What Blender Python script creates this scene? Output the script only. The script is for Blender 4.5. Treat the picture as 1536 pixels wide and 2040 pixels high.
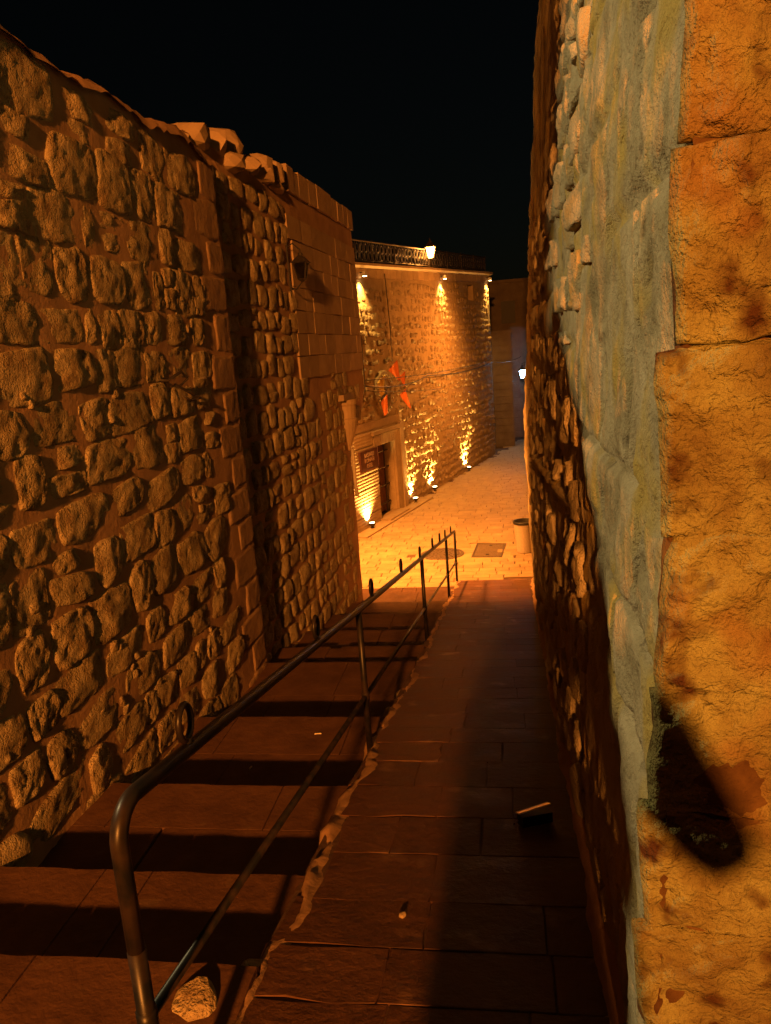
import bpy, bmesh, math, random
import numpy as np
from mathutils import Matrix, Vector

# ------------------------------------------------------------------ camera, sky, exposure
scene = bpy.context.scene
for o in list(bpy.data.objects):
    bpy.data.objects.remove(o)
PITCH, ROLL, YAW = math.radians(11.8), math.radians(4.3), math.radians(9.05)
CAMZ = 1.7
sy, cy, sp, cp = math.sin(YAW), math.cos(YAW), math.sin(PITCH), math.cos(PITCH)
fwd = np.array([-sy * cp, cy * cp, -sp]); r0 = np.array([cy, sy, 0.0]); u0 = np.cross(r0, fwd)
rt = math.cos(ROLL) * r0 - math.sin(ROLL) * u0
up = math.cos(ROLL) * u0 + math.sin(ROLL) * r0
cam = bpy.data.cameras.new('camera'); cam_o = bpy.data.objects.new('camera', cam)
scene.collection.objects.link(cam_o)
cam.sensor_fit = 'HORIZONTAL'; cam.sensor_width = 36.0; cam.lens = 36.0 * 1535 / 1536
cam.clip_start = 0.02; cam.clip_end = 1000
cam_o.matrix_world = Matrix(((rt[0], up[0], -fwd[0], 0), (rt[1], up[1], -fwd[1], 0),
                             (rt[2], up[2], -fwd[2], CAMZ), (0, 0, 0, 1)))
scene.camera = cam_o

world = bpy.data.worlds.new('World'); scene.world = world; world.use_nodes = True
wn = world.node_tree.nodes; wl = world.node_tree.links
sky = wn.new('ShaderNodeTexSky'); sky.sky_type = 'NISHITA'; sky.sun_disc = False
sky.sun_elevation = math.radians(4); sky.sun_rotation = math.radians(200)
bg = wn['Background']; wl.new(sky.outputs[0], bg.inputs[0]); bg.inputs[1].default_value = 0.0008

scene.view_settings.view_transform = 'Standard'; scene.view_settings.look = 'None'
scene.view_settings.exposure = 0.0; scene.view_settings.gamma = 1.0
scene.render.engine = 'CYCLES'
scene.cycles.use_denoising = True
scene.cycles.max_bounces = 5; scene.cycles.diffuse_bounces = 1; scene.cycles.glossy_bounces = 2
scene.cycles.transparent_max_bounces = 8
scene.cycles.sample_clamp_indirect = 3.0
scene.cycles.caustics_reflective = False; scene.cycles.caustics_refractive = False

SODIUM = (1.0, 0.30, 0.04)
AMBER = (1.0, 0.40, 0.05)
COOL = (1.0, 0.76, 0.34)

# power of each lamp
P_STREET = 38000.0      # sodium street lamp behind the camera
P_SIDE = 1400.0         # pale lamp in the side alley
P_BRACKET = 6200.0     # sodium lamp round the corner of the left building
P_UP = 1500.0           # uplights on the far facade
P_DOWN = 420.0
P_FILL = 1280.0        # added fill lamp, out of view, for the far facade

# ------------------------------------------------------------------ helpers
TS = math.tan(math.radians(10.7))
STREET = -2.64
def zr(y): return -TS * y
COL = scene.collection
rng = random.Random(7)

def put(o, parent=None):
    COL.objects.link(o)
    if parent is not None: o.parent = parent
    return o

def wloc(o):
    l = np.zeros(3)
    while o is not None:
        l += np.array(o.location); o = o.parent
    return l

def tag(o, label=None, cat=None, group=None, kind=None):
    if label: o['label'] = label
    if cat: o['category'] = cat
    if group: o['group'] = group
    if kind: o['kind'] = kind
    return o

def emp(name, loc, label, cat, group=None):
    o = bpy.data.objects.new(name, None); put(o)
    o.location = loc; o.empty_display_size = 0.1
    return tag(o, label, cat, group)

def mk(name, v, f, mat, parent=None, center=True, smooth=False, label=None, kind=None):
    """mesh object from world coordinates, origin at its own middle"""
    v = np.asarray(v, float)
    c = (v.min(0) + v.max(0)) / 2 if center else np.zeros(3)
    me = bpy.data.meshes.new(name)
    me.from_pydata((v - c).tolist(), [], [tuple(int(i) for i in q) for q in f])
    if smooth: me.polygons.foreach_set('use_smooth', [True] * len(me.polygons))
    if mat is not None: me.materials.append(mat)
    me.update()
    o = bpy.data.objects.new(name, me); put(o, parent)
    o.location = c - (wloc(parent) if parent is not None else 0)
    if label: o['label'] = label
    if kind: o['kind'] = kind
    return o

class MB:
    """collects shapes for one mesh"""
    def __init__(s): s.v = []; s.f = []; s.n = 0
    def add(s, v, f):
        v = np.asarray(v, float); s.v.append(v)
        s.f += [tuple(int(i) + s.n for i in q) for q in f]; s.n += len(v)
    def box(s, lo, hi, M=None):
        x0, y0, z0 = lo; x1, y1, z1 = hi
        v = np.array([[x0,y0,z0],[x1,y0,z0],[x1,y1,z0],[x0,y1,z0],[x0,y0,z1],[x1,y0,z1],[x1,y1,z1],[x0,y1,z1]], float)
        if M is not None: v = M(v)
        s.add(v, [(0,3,2,1),(4,5,6,7),(0,1,5,4),(1,2,6,5),(2,3,7,6),(3,0,4,7)])
    def tube(s, pts, r, n=8, closed=False, cap=True):
        pts = np.asarray(pts, float); m = len(pts)
        rs = np.broadcast_to(np.asarray(r, float), (m,))
        V = []
        ref = np.array([0, 0, 1.0])
        prev = None
        for i in range(m):
            if closed: t = pts[(i + 1) % m] - pts[i - 1]
            else: t = pts[min(i + 1, m - 1)] - pts[max(i - 1, 0)]
            t = t / (np.linalg.norm(t) + 1e-9)
            if prev is None:
                a = np.cross(t, ref)
                if np.linalg.norm(a) < 1e-3: a = np.cross(t, np.array([1.0, 0, 0]))
            else:
                a = prev - t * (prev @ t)
            a = a / np.linalg.norm(a); prev = a
            b = np.cross(t, a)
            for k in range(n):
                th = 2 * math.pi * k / n
                V.append(pts[i] + rs[i] * (math.cos(th) * a + math.sin(th) * b))
        F = []
        for i in range(m if closed else m - 1):
            for k in range(n):
                i2 = (i + 1) % m; k2 = (k + 1) % n
                F.append((i * n + k, i * n + k2, i2 * n + k2, i2 * n + k))
        if cap and not closed:
            F.append(tuple(range(n))[::-1]); F.append(tuple((m - 1) * n + k for k in range(n)))
        s.add(V, F)
    def lathe(s, prof, c, n=16, M=None):
        V = []; F = []
        for (r, z) in prof:
            for k in range(n):
                th = 2 * math.pi * k / n
                V.append((r * math.cos(th), r * math.sin(th), z))
        for i in range(len(prof) - 1):
            for k in range(n):
                k2 = (k + 1) % n
                F.append((i * n + k, i * n + k2, (i + 1) * n + k2, (i + 1) * n + k))
        F.append(tuple(range(n))[::-1]); F.append(tuple((len(prof) - 1) * n + k for k in range(n)))
        V = np.array(V)
        V = M(V) if M is not None else V + np.asarray(c)
        s.add(V, F)
    def prism(s, poly, z0, z1):
        n = len(poly)
        V = [(p[0], p[1], z0) for p in poly] + [(p[0], p[1], z1) for p in poly]
        F = [tuple(range(n))[::-1], tuple(range(n, 2 * n))]
        F += [(i, (i + 1) % n, n + (i + 1) % n, n + i) for i in range(n)]
        s.add(V, F)
    def build(s, name, mat, parent=None, **k):
        return mk(name, np.concatenate(s.v), s.f, mat, parent, **k)

# value noise ------------------------------------------------------
def _h(ix, iy, iz):
    n = (ix.astype(np.int64) * 374761393 + iy.astype(np.int64) * 668265263 + iz.astype(np.int64) * 2147483647) & 0xffffffff
    n = ((n ^ (n >> 13)) * 1274126177) & 0xffffffff
    n = ((n ^ (n >> 16)) * 2246822519) & 0xffffffff
    return ((n ^ (n >> 15)) & 0xffffff) / float(0xffffff)
def vnoise(p):
    p = np.asarray(p, float); i = np.floor(p); f = p - i; f = f * f * (3 - 2 * f)
    x, y, z = (i[..., k].astype(np.int64) for k in range(3))
    fx, fy, fz = f[..., 0], f[..., 1], f[..., 2]
    def L(a, b, t): return a + (b - a) * t
    c = [[[_h(x + a, y + b, z + d) for d in (0, 1)] for b in (0, 1)] for a in (0, 1)]
    v0 = L(L(c[0][0][0], c[1][0][0], fx), L(c[0][1][0], c[1][1][0], fx), fy)
    v1 = L(L(c[0][0][1], c[1][0][1], fx), L(c[0][1][1], c[1][1][1], fx), fy)
    return L(v0, v1, fz) * 2 - 1
def fbm(p, octv=4, gain=.5):
    p = np.asarray(p, float); a = 1; s = 0; t = 0
    for k in range(octv):
        s = s + a * vnoise(p + 17.3 * k); t += a; a *= gain; p = p * 2.03
    return s / t

def gridfaces(n, m):
    return [(j * n + i, j * n + i + 1, (j + 1) * n + i + 1, (j + 1) * n + i) for j in range(m - 1) for i in range(n - 1)]

def stone_local(w, h, d, n=13, m=11, rnd=rng, rounding=.7, rough=.012, p=3.0, cj=.14, facets=3, sunk=.035):
    """a rough-faced stone: (u along the wall, v up, o out of the wall)"""
    tu = np.linspace(-1, 1, n); tv = np.linspace(-1, 1, m)
    tu = np.sign(tu) * np.abs(tu) ** .78; tv = np.sign(tv) * np.abs(tv) ** .78
    U, V = np.meshgrid(tu, tv)
    X = U * np.sqrt(1 - rounding * V * V / 2); Y = V * np.sqrt(1 - rounding * U * U / 2)
    dx = np.zeros_like(X); dy = np.zeros_like(Y)
    for a in (-1, 1):
        for b in (-1, 1):
            wt = (1 + a * U) * (1 + b * V) / 4
            dx += wt * rnd.uniform(-cj, cj); dy += wt * rnd.uniform(-cj, cj)
    X = (X + dx) * w / 2; Y = (Y + dy) * h / 2
    off = np.array([rnd.uniform(0, 90) for _ in range(3)])
    P = np.stack([X, Y, np.zeros_like(X)], -1)
    wob = np.stack([vnoise(P * 9 + off), vnoise(P * 9 + off + 40)], -1) * min(w, h) * .055
    X = X + wob[..., 0]; Y = Y + wob[..., 1]
    e = np.clip((np.abs(U) ** 4 + np.abs(V) ** 4) ** .25, 0, 1)
    prof = np.sqrt(np.clip(1 - e ** p, 0, 1))
    Z = d * prof * (1 + .25 * vnoise(P * 5 + off + 7))
    for k in range(facets):
        th = rnd.uniform(0, 6.28); s = rnd.uniform(.25, .75) * d / min(w, h) * 2
        pl = d * rnd.uniform(.75, 1.1) + s * (np.cos(th) * X + np.sin(th) * Y)
        Z = np.minimum(Z, pl)
    Z = Z + rough * fbm(P * 16 + off + 20, 4, .6) * np.clip(prof * 2, 0, 1)
    bd = np.zeros_like(Z, bool); bd[0] = bd[-1] = True; bd[:, 0] = bd[:, -1] = True
    Z[bd] = -sunk
    return np.stack([X, Y, Z], -1).reshape(-1, 3), gridfaces(n, m)

def block_local(w, h, d, rnd=rng, bev=.006, sunk=.02, cj=.004):
    """a flat dressed block with narrow worn arrises"""
    a, c = w / 2, h / 2
    cn = [(-a, -c), (a, -c), (a, c), (-a, c)]
    cn = [(x + rnd.uniform(-cj, cj), y + rnd.uniform(-cj, cj)) for x, y in cn]
    mid = []
    for i in range(4):
        p, q = cn[i], cn[(i + 1) % 4]
        mid += [p, ((p[0] + q[0]) / 2 + rnd.uniform(-cj, cj), (p[1] + q[1]) / 2 + rnd.uniform(-cj, cj))]
    tx, ty = rnd.uniform(-.012, .012), rnd.uniform(-.012, .012); dz = rnd.uniform(-.002, .002)
    top = [(x - math.copysign(min(bev, abs(x)), x), y - math.copysign(min(bev, abs(y)), y)) for x, y in mid]
    V = [(x, y, d + dz + tx * x + ty * y) for x, y in top] + [(x, y, d - bev * .8 + dz) for x, y in mid] + [(x, y, -sunk) for x, y in mid]
    F = [tuple(range(8))] + [(8 + i, 8 + (i + 1) % 8, (i + 1) % 8, i) for i in range(8)] + [(16 + i, 16 + (i + 1) % 8, 8 + (i + 1) % 8, 8 + i) for i in range(8)]
    return np.array(V), F

def on_wall(L, o, U, V, N):
    return np.asarray(o) + L[:, :1] * np.asarray(U) + L[:, 1:2] * np.asarray(V) + L[:, 2:3] * np.asarray(N)

def rot2(L, a):
    c, s = math.cos(a), math.sin(a)
    R = L.copy(); R[:, 0] = c * L[:, 0] - s * L[:, 1]; R[:, 1] = s * L[:, 0] + c * L[:, 1]
    return R

def courses(y0, y1, z0, z1, hr, wr, rnd, split=.16):
    out = []; z = z0
    while z < z1:
        h = rnd.uniform(*hr); y = y0 + rnd.uniform(-.25, 0)
        while y < y1:
            w = rnd.uniform(*wr)
            if rnd.random() < .14: w *= .55
            q = rnd.random()
            if q < split and h > hr[0] * 1.1:
                t = rnd.uniform(.4, .6)
                out.append((y + w / 2, z + h * t / 2, w, h * t)); out.append((y + w / 2, z + h * t + h * (1 - t) / 2, w * rnd.uniform(.7, 1), h * (1 - t)))
            else:
                out.append((y + w / 2, z + h / 2 + rnd.uniform(-.015, .015), w, h * rnd.uniform(.88, 1.02)))
            y += w
        z += h
    return out

# ------------------------------------------------------------------ materials
def nodes(name):
    m = bpy.data.materials.new(name); m.use_nodes = True
    nt = m.node_tree; return m, nt, nt.nodes, nt.links, nt.nodes['Principled BSDF']

def rock(name, cols, scale=6.0, rough=.9, bump=.6, bdist=.02, fine=70.0, spots=None, objrand=.25, spec=.25, stain=None, roughvar=0.0, bscale=None, grit=0.0):
    """stone-like surface: cols = list of 2-3 base colours mixed by noise; spots = (colour, scale, threshold)"""
    m, nt, N, L, b = nodes(name)
    geo = N.new('ShaderNodeNewGeometry'); oi = N.new('ShaderNodeObjectInfo')
    n1 = N.new('ShaderNodeTexNoise'); n1.inputs['Scale'].default_value = scale; n1.inputs['Detail'].default_value = 4; n1.inputs['Roughness'].default_value = .62
    L.new(geo.outputs['Position'], n1.inputs['Vector'])
    cr = N.new('ShaderNodeValToRGB'); L.new(n1.outputs['Fac'], cr.inputs[0])
    e = cr.color_ramp.elements
    e[0].position = .32; e[1].position = .68
    e[0].color = (*cols[0], 1); e[1].color = (*cols[-1], 1)
    if len(cols) > 2:
        k = e.new(.5); k.color = (*cols[1], 1)
    col = cr.outputs[0]
    if spots:
        n2 = N.new('ShaderNodeTexNoise'); n2.inputs['Scale'].default_value = spots[1]; n2.inputs['Detail'].default_value = 3
        L.new(geo.outputs['Position'], n2.inputs['Vector'])
        r2 = N.new('ShaderNodeValToRGB'); L.new(n2.outputs['Fac'], r2.inputs[0])
        r2.color_ramp.elements[0].position = spots[2]; r2.color_ramp.elements[1].position = spots[2] + .12
        mx = N.new('ShaderNodeMixRGB'); L.new(r2.outputs[0], mx.inputs[0]); L.new(col, mx.inputs[1]); mx.inputs[2].default_value = (*spots[0], 1)
        col = mx.outputs[0]
    if stain:
        n3 = N.new('ShaderNodeTexNoise'); n3.inputs['Scale'].default_value = stain[1]; n3.inputs['Detail'].default_value = 3
        L.new(geo.outputs['Position'], n3.inputs['Vector'])
        r3 = N.new('ShaderNodeValToRGB'); L.new(n3.outputs['Fac'], r3.inputs[0])
        r3.color_ramp.elements[0].position = stain[2]; r3.color_ramp.elements[1].position = stain[2] + .14
        mx = N.new('ShaderNodeMixRGB'); L.new(r3.outputs[0], mx.inputs[0]); L.new(col, mx.inputs[1]); mx.inputs[2].default_value = (*stain[0], 1)
        col = mx.outputs[0]
    if objrand:
        hs = N.new('ShaderNodeHueSaturation'); mr = N.new('ShaderNodeMapRange')
        L.new(oi.outputs['Random'], mr.inputs[0]); mr.inputs[3].default_value = 1 - objrand; mr.inputs[4].default_value = 1 + objrand
        L.new(mr.outputs[0], hs.inputs['Value']); L.new(col, hs.inputs['Color']); col = hs.outputs[0]
    L.new(col, b.inputs['Base Color'])
    b.inputs['Roughness'].default_value = rough
    b.inputs['Specular IOR Level'].default_value = spec
    if roughvar:
        mr = N.new('ShaderNodeMapRange'); L.new(n1.outputs['Fac'], mr.inputs[0])
        mr.inputs[1].default_value = .3; mr.inputs[2].default_value = .7
        mr.inputs[3].default_value = rough - roughvar; mr.inputs[4].default_value = rough + roughvar
        L.new(mr.outputs[0], b.inputs['Roughness'])
    nb = N.new('ShaderNodeTexNoise'); nb.inputs['Scale'].default_value = bscale or fine * .3; nb.inputs['Detail'].default_value = 5; nb.inputs['Roughness'].default_value = .68
    L.new(geo.outputs['Position'], nb.inputs['Vector'])
    bp = N.new('ShaderNodeBump'); bp.inputs['Strength'].default_value = bump; bp.inputs['Distance'].default_value = bdist
    hgt = nb.outputs['Fac']
    if grit:
        ng = N.new('ShaderNodeTexNoise'); ng.inputs['Scale'].default_value = 95; ng.inputs['Detail'].default_value = 3
        L.new(geo.outputs['Position'], ng.inputs['Vector'])
        ma = N.new('ShaderNodeMath'); ma.operation = 'MULTIPLY_ADD'; ma.inputs[1].default_value = grit
        L.new(ng.outputs['Fac'], ma.inputs[0]); L.new(hgt, ma.inputs[2]); hgt = ma.outputs[0]
    L.new(hgt, bp.inputs['Height']); L.new(bp.outputs[0], b.inputs['Normal'])
    return m

def plain(name, c, rough=.5, metal=0.0, spec=.5, var=.15, bump=0.0, scale=30):
    m, nt, N, L, b = nodes(name)
    geo = N.new('ShaderNodeNewGeometry'); n1 = N.new('ShaderNodeTexNoise'); n1.inputs['Scale'].default_value = scale; n1.inputs['Detail'].default_value = 5
    L.new(geo.outputs['Position'], n1.inputs['Vector'])
    cr = N.new('ShaderNodeValToRGB'); L.new(n1.outputs['Fac'], cr.inputs[0])
    cr.color_ramp.elements[0].position = .3; cr.color_ramp.elements[1].position = .7
    cr.color_ramp.elements[0].color = (*[x * (1 - var) for x in c], 1); cr.color_ramp.elements[1].color = (*[min(1, x * (1 + var)) for x in c], 1)
    L.new(cr.outputs[0], b.inputs['Base Color'])
    b.inputs['Roughness'].default_value = rough; b.inputs['Metallic'].default_value = metal; b.inputs['Specular IOR Level'].default_value = spec
    if bump:
        bp = N.new('ShaderNodeBump'); bp.inputs['Strength'].default_value = bump; bp.inputs['Distance'].default_value = .005
        L.new(n1.outputs['Fac'], bp.inputs['Height']); L.new(bp.outputs[0], b.inputs['Normal'])
    return m

def emit(name, c, s):
    m, nt, N, L, b = nodes(name)
    b.inputs['Base Color'].default_value = (.8, .8, .8, 1)
    b.inputs['Emission Color'].default_value = (*c, 1); b.inputs['Emission Strength'].default_value = s
    return m

def glass(name, c=(.9, .9, .85)):
    m, nt, N, L, b = nodes(name)
    tr = N.new('ShaderNodeBsdfTransparent'); tr.inputs[0].default_value = (*c, 1)
    gl = N.new('ShaderNodeBsdfGlossy'); gl.inputs['Roughness'].default_value = .12
    mx = N.new('ShaderNodeMixShader'); mx.inputs[0].default_value = .12
    L.new(tr.outputs[0], mx.inputs[1]); L.new(gl.outputs[0], mx.inputs[2]); L.new(mx.outputs[0], N['Material Output'].inputs[0])
    return m

M = {}
M['stone'] = rock('limestone_rubble', [(.26, .18, .10), (.42, .33, .19), (.54, .45, .28)], 7, .92, 1.0, .045, 60, spots=((.10, .07, .045), 15, .64), objrand=.16, grit=.35)
M['mortar'] = rock('lime_mortar', [(.35, .21, .12), (.47, .295, .175)], 4, .95, .55, .012, 90, objrand=0)
M['dressed'] = rock('dressed_limestone', [(.38, .27, .165), (.47, .345, .215)], 5, .9, .45, .012, 60, objrand=.18)
M['quoin_near'] = rock('quoin_limestone', [(.27, .17, .10), (.37, .25, .15)], 5, .92, .7, .02, 60, objrand=.08)
M['facade'] = rock('facade_limestone', [(.28, .20, .11), (.48, .38, .24)], 7, .92, 1.0, .06, 50, objrand=.2, bscale=9)
M['facade_mortar'] = rock('facade_mortar', [(.34, .25, .15), (.44, .34, .21)], 3, .95, .8, .03, 40, objrand=0)
M['tooled'] = rock('tooled_limestone', [(.30, .22, .13), (.39, .295, .18)], 5, .85, .5, .012, 60, objrand=.05)
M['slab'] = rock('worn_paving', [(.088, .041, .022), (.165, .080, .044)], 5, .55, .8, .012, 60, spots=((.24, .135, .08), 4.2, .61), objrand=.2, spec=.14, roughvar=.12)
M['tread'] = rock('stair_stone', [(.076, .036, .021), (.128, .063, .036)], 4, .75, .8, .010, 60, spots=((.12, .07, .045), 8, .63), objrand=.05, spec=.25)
M['bed'] = rock('paving_bed', [(.10, .06, .04), (.17, .10, .065)], 9, .95, .6, .01, 60, objrand=0)
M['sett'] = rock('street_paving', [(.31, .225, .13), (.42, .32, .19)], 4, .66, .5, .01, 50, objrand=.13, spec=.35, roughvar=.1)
M['plaster'] = rock('grey_render', [(.27, .225, .14), (.42, .36, .245), (.53, .46, .325)], 4, .93, 1.0, .028, 60, stain=((.48, .36, .12), 2.6, .50), spots=((.09, .07, .045), 7, .66), objrand=0, grit=.18)
M['side_stone'] = rock('weathered_limestone', [(.33, .28, .18), (.46, .40, .28)], 6, .93, .9, .03, 50, stain=((.46, .31, .12), 4, .56), spots=((.10, .08, .05), 14, .66), objrand=.12, grit=.35)
M['quoin'] = rock('ochre_limestone', [(.12, .085, .034), (.21, .188, .076), (.285, .295, .135)], 5.5, .93, 1.0, .035, 60, spots=((.06, .026, .011), 8, .575), objrand=.03, stain=((.24, .145, .055), 3.0, .55), grit=.35)
M['quoin_joint'] = rock('ochre_joint', [(.05, .024, .012), (.13, .075, .03)], 9, .95, .9, .02, 60, objrand=0)
M['iron'] = plain('black_painted_iron', (.012, .012, .013), .38, .0, .3, .3, .15, 60)
_nt = M['iron'].node_tree
for _n in _nt.nodes:
    if _n.type == 'VALTORGB':
        _e = _n.color_ramp.elements; _e[0].position = .42; _e[1].position = .70; _e[1].color = (.030, .019, .014, 1)
    if _n.type == 'TEX_NOISE': _n.inputs['Scale'].default_value = 14
M['iron_dull'] = plain('dull_iron', (.05, .042, .038), .55, .5, .5, .3, .2, 40)
M['cast'] = plain('cast_iron', (.13, .10, .075), .6, .3, .4, .3, .3, 60)
M['brass'] = plain('worn_metal', (.85, .70, .54), .30, 1.0, .5, .1)
M['wood'] = plain('door_wood', (.20, .085, .045), .6, 0, .4, .25, .2, 14)
M['white'] = plain('off_white_plastic', (.50, .45, .38), .5, 0, .4, .08)
M['black'] = plain('black_plastic', (.012, .012, .012), .5, 0, .4, .1)
M['sign'] = plain('brown_sign', (.075, .028, .022), .45, 0, .4, .1)
M['letter'] = plain('sign_lettering', (.36, .25, .19), .5, 0, .4, .05)
M['flag_o'] = plain('orange_cloth', (.62, .18, .055), .85, 0, .2, .1)
M['flag_y'] = plain('yellow_cloth', (.70, .48, .14), .85, 0, .2, .1)
M['cable'] = plain('cable', (.05, .04, .035), .6, 0, .4, .1)
M['pale'] = plain('pale_pipe', (.62, .52, .38), .6, 0, .4, .15)  # pipe's pale tone stands in for light on it; also colours cigarette ends
M['ground'] = rock('earth', [(.10, .08, .06), (.16, .13, .10)], 1.5, .95, .5, .03, 20, objrand=0)
M['dark_wall'] = rock('dark_wall', [(.14, .11, .085), (.21, .17, .13)], 2.5, .95, .6, .03, 30, objrand=0)
M['glass'] = glass('lantern_glass', (.45, .42, .36))
M['jacket'] = plain('dark_jacket', (.03, .032, .04), .9, 0, .2, .2)
M['trousers'] = plain('dark_trousers', (.02, .022, .03), .9, 0, .2, .2)
M['skin'] = plain('skin', (.42, .25, .17), .55, 0, .4, .05)
M['hair'] = plain('dark_hair', (.02, .014, .01), .6, 0, .4, .2)
M['up_glow'] = emit('uplight_lens', (1, .62, .25), 30)
M['roof_glow'] = emit('roof_lantern_glow', (1, .36, .06), 200)
M['white_glow'] = emit('white_lantern_glow', (.45, .70, 1.0), 110)
M['street_glow'] = emit('sodium_bulb', SODIUM, 60)
M['pale_glow'] = emit('pale_bulb', COOL, 60)

def lamp(kind, loc, power, color, size, target=None, parent=None, spot=None, blend=.6):
    l = bpy.data.lights.new('lamp_light', kind); l.energy = power; l.color = color; l.shadow_soft_size = size
    o = bpy.data.objects.new('lamp_light', l); put(o, parent)
    o.location = np.asarray(loc, float) - (wloc(parent) if parent is not None else 0)
    if kind == 'SPOT':
        l.spot_size = spot; l.spot_blend = blend
        d = Vector(np.asarray(target, float) - np.asarray(loc, float))
        o.rotation_euler = d.to_track_quat('-Z', 'Y').to_euler()
    return o

# ------------------------------------------------------------------ ground, ramp, stairs, street
b = MB(); b.add([(-150, -150, -3.4), (150, -150, -3.4), (150, 150, -3.4), (-150, 150, -3.4)], [(0, 1, 2, 3)])
tag(b.build('ground', M['ground'], center=False), kind='structure')

# ramp bedding, solid wedge
RX0, RX1 = -.96, .30
b = MB()
ys = [-3, 13.95]
b.add([(RX0, -3, zr(-3) - .008), (1.6, -3, zr(-3) - .008), (1.6, 14, zr(14) - .008), (RX0, 14, zr(14) - .008),
       (RX0, -3, -3.3), (1.6, -3, -3.3), (1.6, 14, -3.3), (RX0, 14, -3.3)],
      [(0, 1, 2, 3), (4, 7, 6, 5), (0, 3, 7, 4), (1, 5, 6, 2), (0, 4, 5, 1), (3, 2, 6, 7)])
ramp = tag(b.build('ramp', M['bed'], center=False), kind='structure')
b = MB()
b.add([(-.96, -24, zr(-3) - .04), (6, -24, zr(-3) - .04), (6, -3, zr(-3) - .04), (-.96, -3, zr(-3) - .04), (6, 1.6, zr(1.6) - .04), (1.6, 1.6, zr(1.6) - .04), (1.6, -3, zr(-3) - .04),
       (-9, -24, zr(-3) - .05), (-9, -1.9, zr(-3) - .05), (-.96, -1.9, zr(-3) - .05)],
      [(0, 1, 2, 6, 3), (6, 2, 4, 5), (7, 0, 3, 9, 8)])
tag(b.build('upper_landing', M['slab'], center=False), kind='structure')

def slab(name, quad, top, thick, mat, parent, rnd, ch=.006, jag=0.0, sub=1):
    """one paving piece: quad of xy corners, top(x,y) -> z, chamfered edges"""
    q = np.array(quad, float); c = q.mean(0)
    pts = []
    for i in range(4):
        a, bb = q[i], q[(i + 1) % 4]
        for k in range(sub):
            t = k / sub; p = a + (bb - a) * t
            if k and jag: p = p + (np.array([bb[1] - a[1], a[0] - bb[0]]) / np.linalg.norm(bb - a)) * rnd.uniform(-jag, jag)
            pts.append(p)
    pts = np.array(pts); n = len(pts)
    dz = rnd.uniform(-.0012, .0008); tx, ty = rnd.uniform(-.003, .003), rnd.uniform(-.003, .003)
    def z(p): return top(p[0], p[1]) + dz + tx * (p[0] - c[0]) + ty * (p[1] - c[1])
    inn = c + (pts - c) * (1 - ch / np.maximum(np.abs(pts - c).max(1, keepdims=True), .02))
    V = [(p[0], p[1], z(p)) for p in inn] + [(p[0], p[1], z(p) - ch * .8) for p in pts] + [(p[0], p[1], z(p) - thick) for p in pts]
    F = [tuple(range(n))] + [(i, n + i, n + (i + 1) % n, (i + 1) % n) for i in range(n)] + [(n + i, 2 * n + i, 2 * n + (i + 1) % n, n + (i + 1) % n) for i in range(n)]
    return mk(name, V, F, mat, parent)

r = random.Random(21)
y = -2.6
while y < 13.9:
    d = r.uniform(.30, .44); y1 = min(y + d, 13.98)
    xs = [RX0]; x = RX0
    while x < RX1 - .12:
        x += r.uniform(.32, .62)
        if x > RX1 - .16: x = RX1 + .04
        xs.append(x)
    sl = r.uniform(-.012, .012)
    for i in range(len(xs) - 1):
        g = .0022; xa, xb = xs[i] + g, xs[i + 1] - g
        if i == 0: xa += r.uniform(-.02, .09)
        q = [(xa, y + g + sl * xa), (xb, y + g + sl * xb), (xb, y1 - g + sl * xb), (xa + r.uniform(-.02, .02) * (i == 0), y1 - g + sl * xa)]
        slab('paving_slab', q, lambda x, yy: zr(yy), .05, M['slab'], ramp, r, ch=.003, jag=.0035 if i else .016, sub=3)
    y = y1

# ragged mortar edge along the ramp
n = 420; m = 14
Y = np.linspace(1.2, 13.9, n); pr = np.linspace(0, 1, m)
V = np.zeros((m, n, 3))
for j, t in enumerate(pr):
    P = np.stack([Y * 5.0, np.full(n, t * 3.0), np.zeros(n)], -1)
    bul = .055 + .05 * vnoise(P * 1.0 + 5) + .03 * fbm(P * 4 + 9)
    V[j, :, 0] = RX0 + (.085 + .05 * vnoise(np.stack([Y * 2.3, np.full(n, 4.0), np.zeros(n)], -1))) * (1 - t) ** 2 + .01 - bul * math.sin(t * math.pi * .75) * 1.2
    V[j, :, 1] = Y + .02 * vnoise(P * 3 + 30)
    V[j, :, 2] = zr(Y) - .014 + (.020 + .014 * vnoise(P * 1.3 + 70)) * math.exp(-((t - .2) / .14) ** 2) - .55 * max(0, t - .25) ** 1.2 + .012 * fbm(P * 5 + 50) * min(1, t * 6)
mk('rough_edge', V.reshape(-1, 3), [q[::-1] for q in gridfaces(n, m)], M['mortar'], ramp, smooth=True, label='ragged broken mortar edge between ramp and stairs')
# broken stones set in that edge
for k in range(26):
    yy = 1.9 + k * .43 + r.uniform(-.12, .12)
    if yy > 13.2: break
    L, F = stone_local(r.uniform(.10, .2), r.uniform(.08, .13), .045, 9, 8, r, rough=.014)
    o3 = (RX0 - .035, yy, zr(yy) - r.uniform(.06, .14))
    mk('edge_stone', on_wall(L, o3, (0, 1, 0), (.35, 0, .94), (-.94, 0, .35)), F, M['stone'], ramp, smooth=True)

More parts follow.
